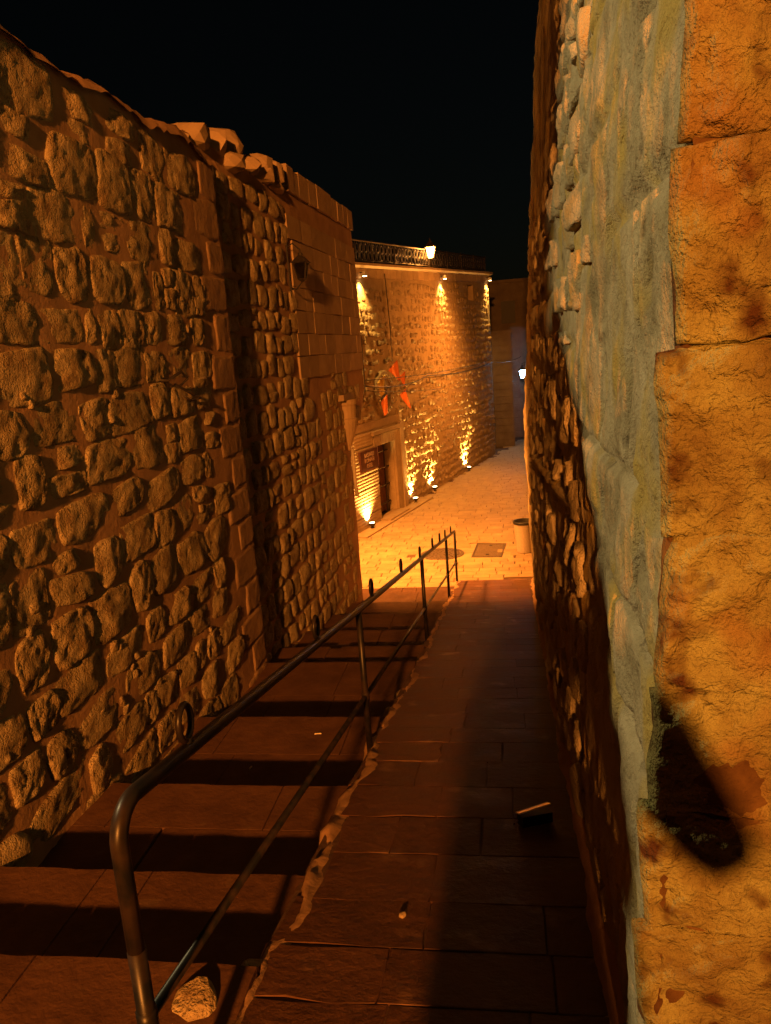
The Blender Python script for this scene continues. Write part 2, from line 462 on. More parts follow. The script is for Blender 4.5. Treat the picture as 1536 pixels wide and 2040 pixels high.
# stairs
NOSE = [(-1.2, .27), (-.45, .13), (.3, -.01), (.95, -.13), (1.55, -.26), (2.22, -.385), (2.91, -.55), (3.95, -.75), (5.3, -1.0), (7.05, -1.30), (7.85, -1.46),
        (8.9, -1.67), (10.1, -1.89), (11.2, -2.09), (12.35, -2.31), (13.2, -2.50)]
SX0, SX1 = -2.90, -.93
b = MB(); b.prism([(SX0, -1.9), (SX1, -1.9), (SX1, 13.15), (SX0, 13.15)], -3.3, -2.62)
stairs = tag(b.build('stairs', M['bed'], center=False), kind='structure')
r = random.Random(5)
prev = -1.95
for k, (yn, zt) in enumerate(NOSE):
    b = MB(); b.box((SX0, prev - .05, -3.2), (SX1, yn - .012, zt - .02))
    st = b.build('step', M['tread'], stairs)
    # tread slabs: one or two rows with a worn, uneven nosing
    rows = [(prev, yn)] if yn - prev < .7 else [(prev, prev + (yn - prev) * r.uniform(.42, .6)), None]
    if rows[-1] is None: rows[-1] = (rows[0][1], yn)
    for ri, (ya, yb) in enumerate(rows):
        cuts = [SX0] + sorted(r.uniform(-2.3, -1.2) for _ in range(r.choice([1, 2]))) + [SX1]
        for i in range(len(cuts) - 1):
            if cuts[i + 1] - cuts[i] < .2: continue
            xa, xb = cuts[i] + .002, cuts[i + 1] - .002
            ye = yb + (.012 if ri == len(rows) - 1 else -.002)
            nn = 15 if ri == len(rows) - 1 else 2
            front = [(xb + (xa - xb) * t / (nn - 1), ye + (.012 * float(fbm(np.array([(xb + (xa - xb) * t / (nn - 1)) * 8, k * 3.3, 1.0]), 3)) if nn > 2 else 0)) for t in range(nn)]
            poly = [(xa, ya + .002), (xb, ya + .002)] + front
            pn = len(poly); c = np.mean(poly, 0)
            dz = r.uniform(-.0004, .0004) - .0012 * ri; sl = r.uniform(-.0008, .0008)
            V = []; ch = .012
            for p in poly:
                ins = np.sign(c - np.array(p)) * np.minimum(np.abs(c - np.array(p)), [.002, ch if p[1] > yb - .01 and nn > 2 else .002])
                V.append((p[0] + ins[0], p[1] + ins[1], zt + dz + sl * (p[0] - c[0])))
            V += [(p[0], p[1], zt + dz - (.012 if p[1] > yb - .01 and nn > 2 else .003)) for p in poly]
            V += [(p[0], p[1], zt - .075) for p in poly]
            F = [tuple(range(pn))] + [(i2, pn + i2, pn + (i2 + 1) % pn, (i2 + 1) % pn) for i2 in range(pn)] + [(pn + i2, 2 * pn + i2, 2 * pn + (i2 + 1) % pn, pn + (i2 + 1) % pn) for i2 in range(pn)]
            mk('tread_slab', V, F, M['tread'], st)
    prev = yn

# street bedding and paving stones
FA = np.array([-3.54, 18.24]); FC = np.array([-.35, 30.70]); FD = (FC - FA) / np.linalg.norm(FC - FA); FN = np.array([FD[1], -FD[0]])
b = MB(); zb = STREET - .022
b.add([(-14, 12.4, zb), (3.5, 12.4, zb), (3.5, 60, zb), (-14, 60, zb)], [(0, 1, 2, 3)])
street = tag(b.build('street', M['bed'], center=False), kind='structure')
r = random.Random(33)
pieces = []
y = 12.75
while y < 37:
    d = r.uniform(.19, .25) if y < 24 else r.uniform(.22, .3)
    x = -7.5 + r.uniform(0, .4); sl = -.03
    while x < 1.25:
        w = r.uniform(.26, .52); cx, cyy = x + w / 2, y + d / 2
        yo = sl * cx
        s = (np.array([cx, cyy + yo]) - FA) @ FN
        inside_stairs = cyy + yo < 13.23 and cx < SX1 + .1
        inside_ramp = cyy + yo < 14.0 and cx > RX0 - .05
        blocked = cx < -2.2 and (cyy + yo) < 13.3 + (cx + 2.38) * .6
        if not inside_stairs and not inside_ramp and not blocked and (s > .05 or cyy < 17.0):
            pieces.append((math.hypot(cx, cyy), cx, cyy + yo, w, d))
        x += w
    y += d
grate_box = (-.80, .06, 15.45, 16.8)
pieces = [p for p in pieces if not (-.78 < p[1] < .02 and 15.55 < p[2] < 16.72) and math.hypot((p[1] + 1.38), (p[2] - 15.95)) > .5]
# most visible first: those between the left building and the right wall
vis = sorted(pieces, key=lambda p: p[0] + (6 if p[1] < -2.9 + (p[2] - 13) * -.12 else 0) + (5 if p[1] > .55 else 0))
rest = MB()
for i, (_, cx, cyy, w, d) in enumerate(vis):
    g = .005
    q = [(cx - w / 2 + g, cyy - d / 2 + g), (cx + w / 2 - g, cyy - d / 2 + g), (cx + w / 2 - g, cyy + d / 2 - g), (cx - w / 2 + g, cyy + d / 2 - g)]
    q = [(a + r.uniform(-.006, .006), c + r.uniform(-.006, .006)) for a, c in q]
    if i < 295:
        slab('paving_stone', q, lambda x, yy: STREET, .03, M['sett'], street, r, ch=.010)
    else:
        zt = STREET + r.uniform(-.005, .004); t = .010
        cc = np.mean(q, 0); inn = [tuple(cc + (np.array(p) - cc) * (1 - t / .12)) for p in q]
        V = [(*p, zt) for p in inn] + [(*p, zt - .009) for p in q] + [(*p, zt - .03) for p in q]
        rest.add(V, [(0, 1, 2, 3)] + [(k, 4 + k, 4 + (k + 1) % 4, (k + 1) % 4) for k in range(4)] + [(4 + k, 8 + k, 8 + (k + 1) % 4, 4 + (k + 1) % 4) for k in range(4)])
rest.build('distant_paving', M['sett'], street, center=False, kind='stuff')
# small apron filling around the two covers
b = MB()
b.add([(-1.95, 15.4, STREET - .010), (.12, 15.35, STREET - .010), (.12, 16.85, STREET - .010), (-1.95, 16.6, STREET - .010)], [(0, 1, 2, 3)])
b.build('cover_surround', M['sett'], street, center=False)

# ------------------------------------------------------------------ near rubble wall on the left
LX = -2.45
r = random.Random(101)
wallE = emp('rubble_wall', (LX - .4, 4.4, -.8), 'tall rubble stone wall beside the stairs, nearest on the left, lit from behind', 'wall')
Y0, Y1, ZT = 1.83, 7.05, 3.47
def near_top(y):
    return float(np.interp(y, [1.83, 1.99, 2.17, 2.49, 3.0, 3.9], [2.25, 2.57, 2.77, 3.0, 3.25, ZT])) + (.025 * math.sin(y * 2.3) + .03 * math.sin(y * 5.1 + 1)) * min(1, max(0, y - 2.5))
# mortar face
n, m = 110, 90
yy = np.linspace(Y0, Y1, n); tt = np.linspace(0, 1, m)
V = np.zeros((m, n, 3))
for j, t in enumerate(tt):
    z0 = -3.2; top = np.array([near_top(a) for a in yy])
    z = z0 + (top - z0) * t
    P = np.stack([yy, z, np.zeros(n)], -1)
    V[j, :, 0] = LX + .014 * fbm(P * 3.5) + .006 * fbm(P * 14 + 8)
    V[j, :, 1] = yy; V[j, :, 2] = z
mk('mortar_face', V.reshape(-1, 3), gridfaces(n, m), M['mortar'], wallE, smooth=True)
b = MB()
prof = [(Y0, -3.2), (Y1, -3.2), (Y1, ZT - .03)] + [(a, near_top(a) - .03) for a in np.linspace(Y1 - .3, Y0, 24)]
pv = [(LX - .03, p[0], p[1]) for p in prof] + [(LX - .85, p[0], p[1]) for p in prof]; k = len(prof)
b.add(pv, [tuple(range(k)), tuple(range(k, 2 * k))[::-1]] + [(i, k + i, k + (i + 1) % k, (i + 1) % k) for i in range(k)])
b.build('core', M['mortar'], wallE)
# stones
for (yc, zc, w, h) in courses(1.95, 6.45, -1.6, 3.40, (.25, .345), (.28, .60), r):
    if yc + w / 2 > 6.62 or zc - h / 2 < zr(yc) - .5 or zc + h * .4 > near_top(yc) - .02: continue
    zc += r.uniform(-.02, .02)
    low = zc < .9
    w2, h2 = w - r.uniform(.012, .05), h - r.uniform(.012, .045)
    if w2 < .07 or h2 < .07: continue
    d = r.uniform(.017, .038) if not r.random() < .12 else .010
    fs = 1.19 if not low else 1.14
    L, F = stone_local(w2 * fs, h2 * fs, d, 21, 17, r, rounding=r.uniform(.12, .5) if not low else r.uniform(.3, .8), rough=r.uniform(.012, .022), p=r.uniform(4, 9), cj=.12, facets=5)
    L = rot2(L, r.uniform(-.06, .06) + (r.uniform(-.2, .3) if low and r.random() < .4 else 0))
    mk('stone', on_wall(L, (LX, yc, zc), (0, 1, 0), (0, 0, 1), (1, 0, 0)), F, M['stone'], wallE, smooth=True)
# small chinking stones
for k in range(30):
    yc, zc = r.uniform(2.9, 6.4), r.uniform(-.7, 3.3)
    L, F = stone_local(r.uniform(.05, .1), r.uniform(.05, .09), .03, 8, 7, r, rough=.008)
    mk('chinking_stone', on_wall(L, (LX - .004, yc, zc), (0, 1, 0), (0, 0, 1), (1, 0, 0)), F, M['stone'], wallE, smooth=True)
# quoins at the far end
z = -1.9; k = 0
while z < 3.3:
    h = r.uniform(.27, .36); h = min(h, ZT - .04 - z)
    w = .62 if k % 2 else .40
    L, F = stone_local(w, h, .008 + r.uniform(0, .006), 19, 13, r, rounding=.04, rough=.007, p=16, cj=.03, facets=1, sunk=.02)
    mk('quoin', on_wall(L, (LX + .002, Y1 - w / 2 + .012, z + h / 2), (0, 1, 0), (0, 0, 1), (1, 0, 0)), F, M['quoin_near'], wallE, smooth=True)
    # return face of the quoin
    L, F = block_local(.22, h - .012, .006, r, .003, .02, .004)
    mk('quoin', on_wall(L, (LX - .16, Y1 + .002, z + h / 2), (-1, 0, 0), (0, 0, 1), (0, 1, 0)), F, M['dressed'], wallE)
    z += h; k += 1
# uneven mortar capping
n, m = 90, 9
yy = np.linspace(Y0 + .02, Y1 + .03, n); V = np.zeros((m, n, 3))
for j in range(m):
    a = math.pi * j / (m - 1)
    P = np.stack([yy * 4, np.full(n, j * .5), np.zeros(n)], -1)
    V[j, :, 0] = LX - .40 + .46 * math.cos(a) + .018 * fbm(P)
    V[j, :, 1] = yy
    V[j, :, 2] = np.array([near_top(q) for q in yy]) - .06 + .10 * math.sin(a) ** .6 + .06 * fbm(P * 2.2 + 3, 4, .65)
mk('capping', V.reshape(-1, 3), [q[::-1] for q in gridfaces(n, m)], M['mortar'], wallE, smooth=True)

# bent wire sticking out of the wall
b = MB()
b.tube([(LX - .02, 5.35, 1.62), (LX + .05, 5.42, 1.60), (LX + .09, 5.6, 1.66), (LX + .07, 5.75, 1.60), (LX + .05, 5.62, 1.55), (LX + .07, 5.5, 1.57), (LX + .09, 5.8, 1.47), (LX + .06, 6.0, 1.44), (LX + .03, 5.85, 1.43), (LX + .05, 5.7, 1.47)], .011, 6)
tag(b.build('bent_wire', M['cable'], smooth=True), 'dark bent loop of wire sticking out of the near rubble wall', 'wire')

# ------------------------------------------------------------------ left building with the overhanging corner
r = random.Random(202)
TQ0 = np.array([-2.63, 6.9]); TQ1 = np.array([-2.36, 13.35]); TD = (TQ1 - TQ0) / np.linalg.norm(TQ1 - TQ0); TN = np.array([TD[1], -TD[0]])
TLEN = float(np.linalg.norm(TQ1 - TQ0)); TB = np.array([-3.2, -2.0]); TB = TB / np.linalg.norm(TB)
tower = emp('stone_building', (-4.0, 10.2, -2.6), 'stone building on the left whose corner overhangs the street on a corbel', 'building')
def tw(s, z, o=0.0):
    p = TQ0 + TD * s + TN * o; return np.array([p[0], p[1], z])
TTOP = 4.0
levels = [-3.3, .28]
for k in range(1, 8): levels.append(.28 + .85 * k / 7)
levels += [2.4, TTOP - .3]
CH1, CH2 = 1.3, 1.2
V = []; nv = 6
for z in levels:
    t = np.clip((z - .28) / .85, 0, 1); c = 1 - math.sqrt(max(0, 1 - (1 - t) ** 2)) if t > 0 else 1
    c = (1 - t) ** 1.0 if False else (1 - math.sin(t * math.pi / 2)) if t > 0 else 1.0
    a = TQ1 - TD * (CH1 * c + .004); bb = TQ1 + TB * (CH2 * c + .004)
    back = TQ1 + TB * 6
    for p in (TQ0, a, bb, back, back + np.array([-1.5, -5]), TQ0 + np.array([-5, 0])):
        V.append((p[0], p[1], z))
F = [tuple(range(nv))[::-1], tuple((len(levels) - 1) * nv + i for i in range(nv))]
for j in range(len(levels) - 1):
    for i in range(nv): F.append((j * nv + i, j * nv + (i + 1) % nv, (j + 1) * nv + (i + 1) % nv, (j + 1) * nv + i))
# the top of the near end is lower; cap handled by the parapet part
V = np.array(V); mk('wall_core', V, F, M['mortar'], tower)
# face relief (mortar) in front of the core
n, m = 120, 80
ss = np.linspace(0, TLEN - .02, n); V = np.zeros((m, n, 3))
for j in range(m):
    t = j / (m - 1)
    z = -3.0 + (TTOP - .32 + 3.0) * t
    c = 1.0 if z < .28 else (1 - math.sin(min((z - .28) / .85, 1) * math.pi / 2))
    sm = TLEN - .012 - CH1 * c
    sj = ss / ss[-1] * sm
    P = np.stack([sj, np.full(n, z), np.zeros(n)], -1)
    o = .012 + .012 * fbm(P * 3) + .004 * fbm(P * 15)
    p = TQ0[None] + TD[None] * sj[:, None] + TN[None] * o[:, None]
    V[j, :, 0] = p[:, 0]; V[j, :, 1] = p[:, 1]; V[j, :, 2] = z
mk('mortar_face', V.reshape(-1, 3), gridfaces(n, m), M['mortar'], tower, smooth=True)
def tstone(name, s, z, w, h, d, mat, o=.012, **k):
    L, F = stone_local(w, h, d, k.pop('n', 9), k.pop('m', 8), r, **k)
    return mk(name, on_wall(L, tw(s, z, o), (*TD, 0), (0, 0, 1), (*TN, 0)), F, mat, tower, smooth=True)
cnt = 0
for (s, z, w, h) in courses(.05, TLEN - .05, -2.2, 3.4, (.22, .31), (.24, .46), r, .12):
    y = TQ0[1] + TD[1] * s
    if s + w / 2 > TLEN - .1 or z < zr(y) - .25: continue
    lim = TLEN - CH1 * (1 if z < .3 else (1 - math.sin(min((z - .28) / .85, 1) * math.pi / 2))) - .05
    if s + w / 2 > lim: continue
    dress = (s > 2.75 and z > 1.35 + .25 * math.sin(s * 3)) 
    if dress: continue
    flat = s > 3.0
    if flat and r.random() < .1: continue
    w2, h2 = w - r.uniform(.015, .05), h - r.uniform(.015, .045)
    d = r.uniform(.022, .05) if not flat else r.uniform(.012, .030)
    tstone('stone', s, z + r.uniform(-.025, .025), w2 * 1.16, h2 * 1.2, d, M['stone'], rounding=r.uniform(.2, .8), rough=r.uniform(.012, .024), p=r.uniform(2.6, 4.5), cj=.16, facets=3); cnt += 1
# dressed upper courses
z = 1.42; row = 0
while z < TTOP - .6:
    h = .285; s = 2.7 + r.uniform(0, .25)
    while s < TLEN - .1:
        w = r.uniform(.34, .62)
        if s + w > TLEN - .25: w = TLEN - s - .012
        L, F = block_local(w - .007, h - .009, .022 + r.uniform(0, .008), r, .004, .012, .005)
        mk('dressed_block', on_wall(L, tw(s + w / 2, z + h / 2, .012), (*TD, 0), (0, 0, 1), (*TN, 0)), F, M['dressed'], tower)
        s += w
    z += h; row += 1
# parapet: back to front, dressed top course, with loose stones at its near end
b = MB()
p0 = TQ0 + TD * 2.95; p1 = TQ1 + TB * .0
poly = [p0, TQ1 - TD * .004, TQ1 + TB * 5.9, TQ1 + TB * 5.9 + np.array([0, -.5]), p0 + np.array([-.6, 0])]
b.prism([tuple(q) for q in poly], TTOP - .31, TTOP - .015)
b.build('parapet_core', M['mortar'], tower)
s = 2.9
while s < TLEN - .05:
    w = r.uniform(.22, .46)
    if s + w > TLEN - .2: w = TLEN - s + .01
    # block with real thickness, top and front
    hh = TTOP + r.uniform(-.015, .02) + .012 * math.sin(s * 2)
    L, F = block_local(w - .008, hh - (TTOP - .30), .02 + r.uniform(0, .015), r, .008, .3, .006)
    mk('parapet_block', on_wall(L, tw(s + w / 2, (hh + TTOP - .30) / 2, .02), (*TD, 0), (0, 0, 1), (*TN, 0)), F, M['dressed'], tower, smooth=False)
    s += w
def boulder(name, c, sz, mat, parent, rnd, sub=2, amp=.22):
    bm = bmesh.new(); bmesh.ops.create_icosphere(bm, subdivisions=sub, radius=1)
    v = np.array([x.co[:] for x in bm.verts]); f = [[q.index for q in p.verts] for p in bm.faces]; bm.free()
    off = np.array([rnd.uniform(0, 50) for _ in range(3)])
    v = np.sign(v) * np.abs(v) ** .72
    v = v * (1 + amp * vnoise(v * 1.7 + off)[:, None] + .07 * vnoise(v * 5 + off)[:, None])
    a = rnd.uniform(0, 6); ca, sa = math.cos(a), math.sin(a)
    v = v * np.array(sz)
    v = np.stack([ca * v[:, 0] - sa * v[:, 1], sa * v[:, 0] + ca * v[:, 1], v[:, 2]], -1)
    return mk(name, v + np.array(c), f, mat, parent, smooth=False)
for (s, z, sz) in [(.35, 3.72, (.2, .24, .12)), (.85, 3.78, (.18, .2, .15)), (1.35, 3.86, (.17, .18, .18)), (1.65, 3.74, (.2, .26, .1)), (2.15, 3.83, (.16, .24, .15)), (2.6, 3.85, (.16, .22, .16)), (.1, 3.6, (.15, .2, .1)), (1.95, 3.70, (.2, .3, .09)), (2.5, 3.68, (.22, .3, .08)), (1.1, 3.64, (.2, .3, .1))]:
    p = tw(s, z, -.12); boulder('loose_stone', p, sz, M['dressed'], tower, r, 2, .15)
# carved corbel bracket under the overhang, with a shell-like scoop
b = MB()
def corb(v):
    out = []
    for (x, y2, z) in v:
        out.append(tw(5.02 + x, z, .02) + np.array([TN[0], TN[1], 0]) * y2)
    return np.array(out)
pr = [(.02, .20), (.05, .26), (.10, .36), (.16, .50), (.20, .66), (.21, .70), (.185, .72), (.19, .90), (.21, .93), (.22, 1.0)]
b.lathe([(a, z) for a, z in pr], (0, 0, 0), 16, M=lambda v: corb(np.stack([v[:, 0], v[:, 1] * .8, v[:, 2]], -1)))
b.build('corbel', M['dressed'], tower, smooth=False)
# ledge stone above it
b = MB(); b.box((4.62, -.05, 1.0), (5.32, .10, 1.09), M=lambda v: np.array([tw(a, z, c) for a, c, z in v])); b.build('corbel_slab', M['dressed'], tower)

# drain pipe stub on that wall; light falling there is put into its pale colour
b = MB(); b.tube([tw(5.06, .22, .06), tw(5.06, -.05, .065), tw(5.07, -.30, .06), tw(5.08, -.55, .075)], .028, 10)
pipe = b.build('drainpipe', M['pale'], None, smooth=True)
tag(pipe, 'short drainpipe stub below the corbel of the left building, its lit look painted as pale colour', 'pipe')

# cable down the overhanging corner
b = MB(); pts = []
for t in np.linspace(0, 1, 16):
    z = 2.0 - 1.75 * t; c = 1.0 if z < .28 else (1 - math.sin(min((z - .28) / .85, 1) * math.pi / 2))
    p = TQ1 - TD * (CH1 * c * .5) + TB * (CH2 * c * .5) + np.array([.035, .02]) ; pts.append((p[0], p[1], z))
b.tube(pts, .012, 6)
tag(b.build('cable', M['cable'], smooth=True), 'black cable running down the overhanging corner of the left building', 'cable')

# ------------------------------------------------------------------ lantern builder
def lantern(E, c, sc, glow=None, bars=M['iron_dull'], bracket=None, hood=True):
    """four-sided tapering lantern hanging with its foot at c (world), scaled by sc"""
    c = np.asarray(c, float)
    wt, wb, h = .125 * sc, .065 * sc, .30 * sc
    T = [(-wt, -wt), (wt, -wt), (wt, wt), (-wt, wt)]; Bq = [(-wb, -wb), (wb, -wb), (wb, wb), (-wb, wb)]
    for i in range(4):
        j = (i + 1) % 4
        q = [(*Bq[i], 0), (*Bq[j], 0), (*T[j], h), (*T[i], h)]
        V = [c + np.array(p) * np.array([.94, .94, 1]) for p in q]
        V2 = [c + np.array(p) * np.array([.90, .90, 1]) for p in q]
        mk('pane', V + V2, [(0, 1, 2, 3), (7, 6, 5, 4), (0, 4, 5, 1), (1, 5, 6, 2), (2, 6, 7, 3), (3, 7, 4, 0)], glow or M['glass'], E)
    b = MB(); rr = .011 * sc
    for i in range(4):
        j = (i + 1) % 4
        b.tube([c + (*Bq[i], 0), c + (*T[i], h)], rr, 5); b.tube([c + (*T[i], h), c + (*T[j], h)], rr * 1.2, 5); b.tube([c + (*Bq[i], 0), c + (*Bq[j], 0)], rr, 5)
    b.lathe([(.02 * sc, -.05 * sc), (.045 * sc, -.03 * sc), (.075 * sc, 0)], c, 8)
    b.build('frame', bars, E)
    b = MB(); V = [c + (x * 1.28, y2 * 1.28, h) for x, y2 in T] + [c + (x * .35, y2 * .35, h + .13 * sc) for x, y2 in T]
    b.add(V, [(3, 2, 1, 0), (4, 5, 6, 7)] + [(i, (i + 1) % 4, 4 + (i + 1) % 4, 4 + i) for i in range(4)])
    b.lathe([(.05 * sc, h + .13 * sc), (.045 * sc, h + .17 * sc), (.015 * sc, h + .19 * sc), (.02 * sc, h + .22 * sc), (.006 * sc, h + .26 * sc)], c, 8)
    b.build('roof', bars, E)
    if bracket is not None:
        b = MB(); p1 = c + np.array([0, 0, -.04 * sc]); p0 = np.asarray(bracket, float)
        mid = (p0 + p1) / 2 + np.array([0, 0, -.10 * sc])
        b.tube([p0, mid, p1], .014 * sc, 6)
        top = c + np.array([0, 0, h + .24 * sc]); q0 = np.array([p0[0], p0[1], top[2] + .05]); b.tube([q0, (q0 + top) / 2 + np.array([0, 0, .09 * sc]), top], .012 * sc, 6)
        b.tube([p0 + (0, 0, -.12), q0 + (0, 0, .08)], .018, 6)
        b.build('bracket', bars, E)

# unlit wall lantern on the left building
lp = tw(2.62, 2.62, .20)
E = emp('wall_lantern', tuple(tw(2.68, 2.5, .02)), 'unlit dark iron wall lantern high on the left building', 'lantern')
lantern(E, lp, .64, None, M['iron_dull'], bracket=tw(2.68, 2.55, .015))

# ------------------------------------------------------------------ metal railing
rail = emp('railing', (-.96, 7.8, zr(7.8)), 'black tubular metal handrail with welded rings between stairs and ramp', 'railing')
RXP = -.96
y0r, y1r = 1.545, 13.98; HT, HL = .962, .365
b = MB()
# top tube bent down into the first post
RB = .085; al = math.radians(10.7); tl = RB * math.tan((math.pi / 2 + al) / 2)
zc0 = zr(y0r) + HT
pts = [(RXP, y0r + RB + RB * math.cos(a), zc0 - tl + RB * math.sin(a)) for a in np.linspace(math.pi, math.pi / 2 - al, 12)]
near = [(RXP, y0r, zc0 - .40), (RXP, y0r, zc0 - tl - .03)]
top = [(RXP, yq, zr(yq) + HT) for yq in (y0r + .2, 4.6, 8.3, 11.9, y1r)]
b.tube(near + pts + top, .0225, 12)
b.build('top_rail', M['iron'], rail, smooth=True)
b = MB(); b.tube([(RXP, y0r, zr(y0r) + HL), (RXP, y1r, zr(y1r) + HL)], .0155, 10); b.build('lower_rail', M['iron'], rail, smooth=True)
for k, yp in enumerate([y0r, 4.62, 8.35, 11.92, y1r]):
    b = MB(); top = zr(yp) + (HT - .39 if k == 0 else HT)
    b.tube([(RXP, yp, zr(yp) - .06), (RXP, yp, top)], .0215 if k else .0235, 12)
    p = b.build('post', M['iron'], rail, smooth=True)
    b = MB(); b.tube([(RXP, yp, zr(yp) + HL - .03), (RXP, yp, zr(yp) + HL + .03)], .027, 12); b.build('collar', M['iron'], p, smooth=True)
for yp in (1.98, 3.55, 5.13, 6.68, 8.22, 9.69, 10.80, 11.80, 13.06):
    b = MB(); zc = zr(yp) + HT + .085
    b.tube([(RXP, yp + .044 * math.cos(a), zc + .054 * math.sin(a)) for a in np.linspace(0, 2 * math.pi, 18, endpoint=False)], .0105, 8, closed=True)
    b.tube([(RXP, yp, zr(yp) + HT), (RXP, yp, zc - .05)], .014, 8)
    b.build('ring', M['iron'], rail, smooth=True)

# rough kerb block at the foot of the first post
blk = boulder('kerb_block', (-1.10, 2.06, -.47), (.085, .10, .12), M['stone'], None, random.Random(3), 3, .1)
tag(blk, 'rough pale stone block at the foot of the nearest railing post', 'stone block')

# ------------------------------------------------------------------ right-hand wall
r = random.Random(303)
rw = emp('rendered_stone_wall', (1.0, 8, -1.5), 'close rough stone wall on the right, patched with grey render, its corner glowing ochre', 'wall')
CYR = 1.62
FARZ = [-3.3, -2.6, -1.5, .15, 1.5, 4.0, 6.2, 7.1, 9.1]; FARX = [.47, .46, .425, .41, .49, .625, .79, 1.0, 1.3]
def rx(y, z):
    t = min(max((y - 1.6) / 12.7, 0), 1)
    return (1 - t) * (.285 + .02 * (z - zr(y)) + .05 * max(0, z - 2.5)) + t * float(np.interp(z, FARZ, FARX))
def rbase(y): return rx(y, zr(y))
def cornery(z): return 1.66 - .06 * np.clip(z + .3, 0, 2.6)
ZQ = [-.62, -.30, .02, .34, .655, .95, 1.29, 1.655, 2.02, 2.40, 2.8, 3.2, 3.6, 4.0]
VJ = {k: [v for v in np.cumsum([1.9 + r.uniform(0, .5)] + [r.uniform(.4, .75) for _ in range(6)])] for k in range(len(ZQ) + 1)}
# path: front face (towards +x), corner, side face, far end
ynear = np.concatenate([np.linspace(0, .9, 56), np.linspace(.92, 3.2, 90), np.linspace(3.3, 12.5, 80)])
zz = np.concatenate([np.linspace(-3.2, -.6, 22), np.linspace(-.55, 3.6, 150), np.linspace(3.75, 9, 40)])
front_o = np.concatenate([np.linspace(2.0, .6, 12), np.linspace(.56, .045, 40)])
cols = len(front_o) + 5 + len(ynear) + 6
V = np.zeros((len(zz), cols, 3))
for j, z in enumerate(zz):
    yc = float(cornery(z)); row = []
    for o in front_o: row.append((rx(yc, z) + o, yc, 0, -1))
    for k in range(5):
        a = (k + .5) / 5 * math.pi / 2; row.append((rx(yc, z) + .045 - .045 * math.sin(a), yc + .045 - .045 * math.cos(a), -math.sin(a), -math.cos(a)))
    for q in ynear: row.append((rx(yc + .045 + q, z), yc + .045 + q, -1, 0))
    ye = yc + .045 + ynear[-1]
    for k in range(6): row.append((rx(ye, z) + .05 + k * .4, ye + .05 + .02 * k, 0, 1))
    row = np.array(row)
    P = np.stack([row[:, 0] * 1.0, row[:, 1], np.full(len(row), z)], -1)
    far = np.clip((row[:, 1] - 4) / 8, 0, 1)
    D = (.030 + .03 * far) * fbm(P * 2.6 + 3, 4) + .012 * fbm(P * 11 + 31, 4, .6)
    # block joints showing through the render
    kz = int(np.argmin([abs(z - q + .0) for q in ZQ])); gz = z - ZQ[kz] + .03 * vnoise(np.stack([row[:, 1] * 2.2, np.full(len(row), kz * 3.7), np.zeros(len(row))], -1))
    gate = np.clip(vnoise(np.stack([row[:, 1] * 1.7, np.full(len(row), kz * 5.1), np.full(len(row), 9.0)], -1)) * 2 + .7, 0, 1)
    side = (row[:, 2] < -.5).astype(float)
    D -= side * gate * .035 * np.exp(-(gz / .018) ** 2)
    cz = sum(1 for q in ZQ if q < z)
    for vy in VJ.get(cz, []):
        gy = row[:, 1] - vy - .04 * vnoise(np.array([z * 3.0, vy * 7, 2.0]))
        D -= side * .05 * np.exp(-(gy / .022) ** 2) * (.5 + .5 * vnoise(np.array([z * 5.0, vy * 3, 8.0])))
    # pits and cracks in the render
    hole = np.clip(fbm(P * np.array([9, 6, 5]) + 77, 3) - .22, 0, .25)
    D -= .10 * hole * (row[:, 1] > 1.0)
    # smeared ridges of render
    D += .018 * np.clip(fbm(P * np.array([4, 2.2, 1.1]) + 60, 3), -.3, .6)
    V[j, :, 0] = row[:, 0] + row[:, 2] * D; V[j, :, 1] = row[:, 1] + row[:, 3] * D; V[j, :, 2] = z
nf = len(front_o) + 5
V[:, :nf - 4, 1] += .016
mk('joint_face', V[:, :nf].reshape(-1, 3), gridfaces(nf, len(zz)), M['quoin_joint'], rw, smooth=True)
nb_ = cols - nf + 1
mk('render_coat', V[:, nf - 1:].reshape(-1, 3), gridfaces(nb_, len(zz)), M['plaster'], rw, smooth=True)
b = MB(); b.prism([(.7, 2.1), (3.2, 2.1), (3.2, 13.9), (1.5, 13.9), (.8, 8)], -3.2, 9.0)
b.build('core', M['mortar'], rw)
# big ochre quoins of the corner, facing the light behind the camera
zq = [-.62, -.30, .02, .34, .655, .95, 1.29, 1.655, 2.02, 2.40, 2.8, 3.2, 3.6, 4.0]
for k in range(len(zq) - 1):
    z0, z1 = zq[k], zq[k + 1]; zc = (z0 + z1) / 2; h = z1 - z0; w = r.uniform(.44, .62)
    yc = float(cornery(zc)); left = rx(yc, zc) + r.uniform(-.012, .012)
    L, F = stone_local(w + .03, h + .006, .016, 50, 40, r, rounding=.10, rough=.028, p=13, cj=.055, facets=3, sunk=.03)
    tilt = .13
    mk('quoin', on_wall(L, (left + w / 2 - .004, yc - .004, zc), (1, 0, 0), (0, -.06, .998), (0, -.998, -.06)), F, M['quoin'], rw, smooth=True)
    L, F = stone_local(.5, h - .03, .04, 22, 18, r, rounding=.2, rough=.025, p=9, cj=.05, facets=4, sunk=.03)
    mk('quoin', on_wall(L, (left + w + .28, yc - .004, zc), (1, 0, 0), (0, -.06, .998), (0, -.998, -.06)), F, M['quoin'], rw, smooth=True)
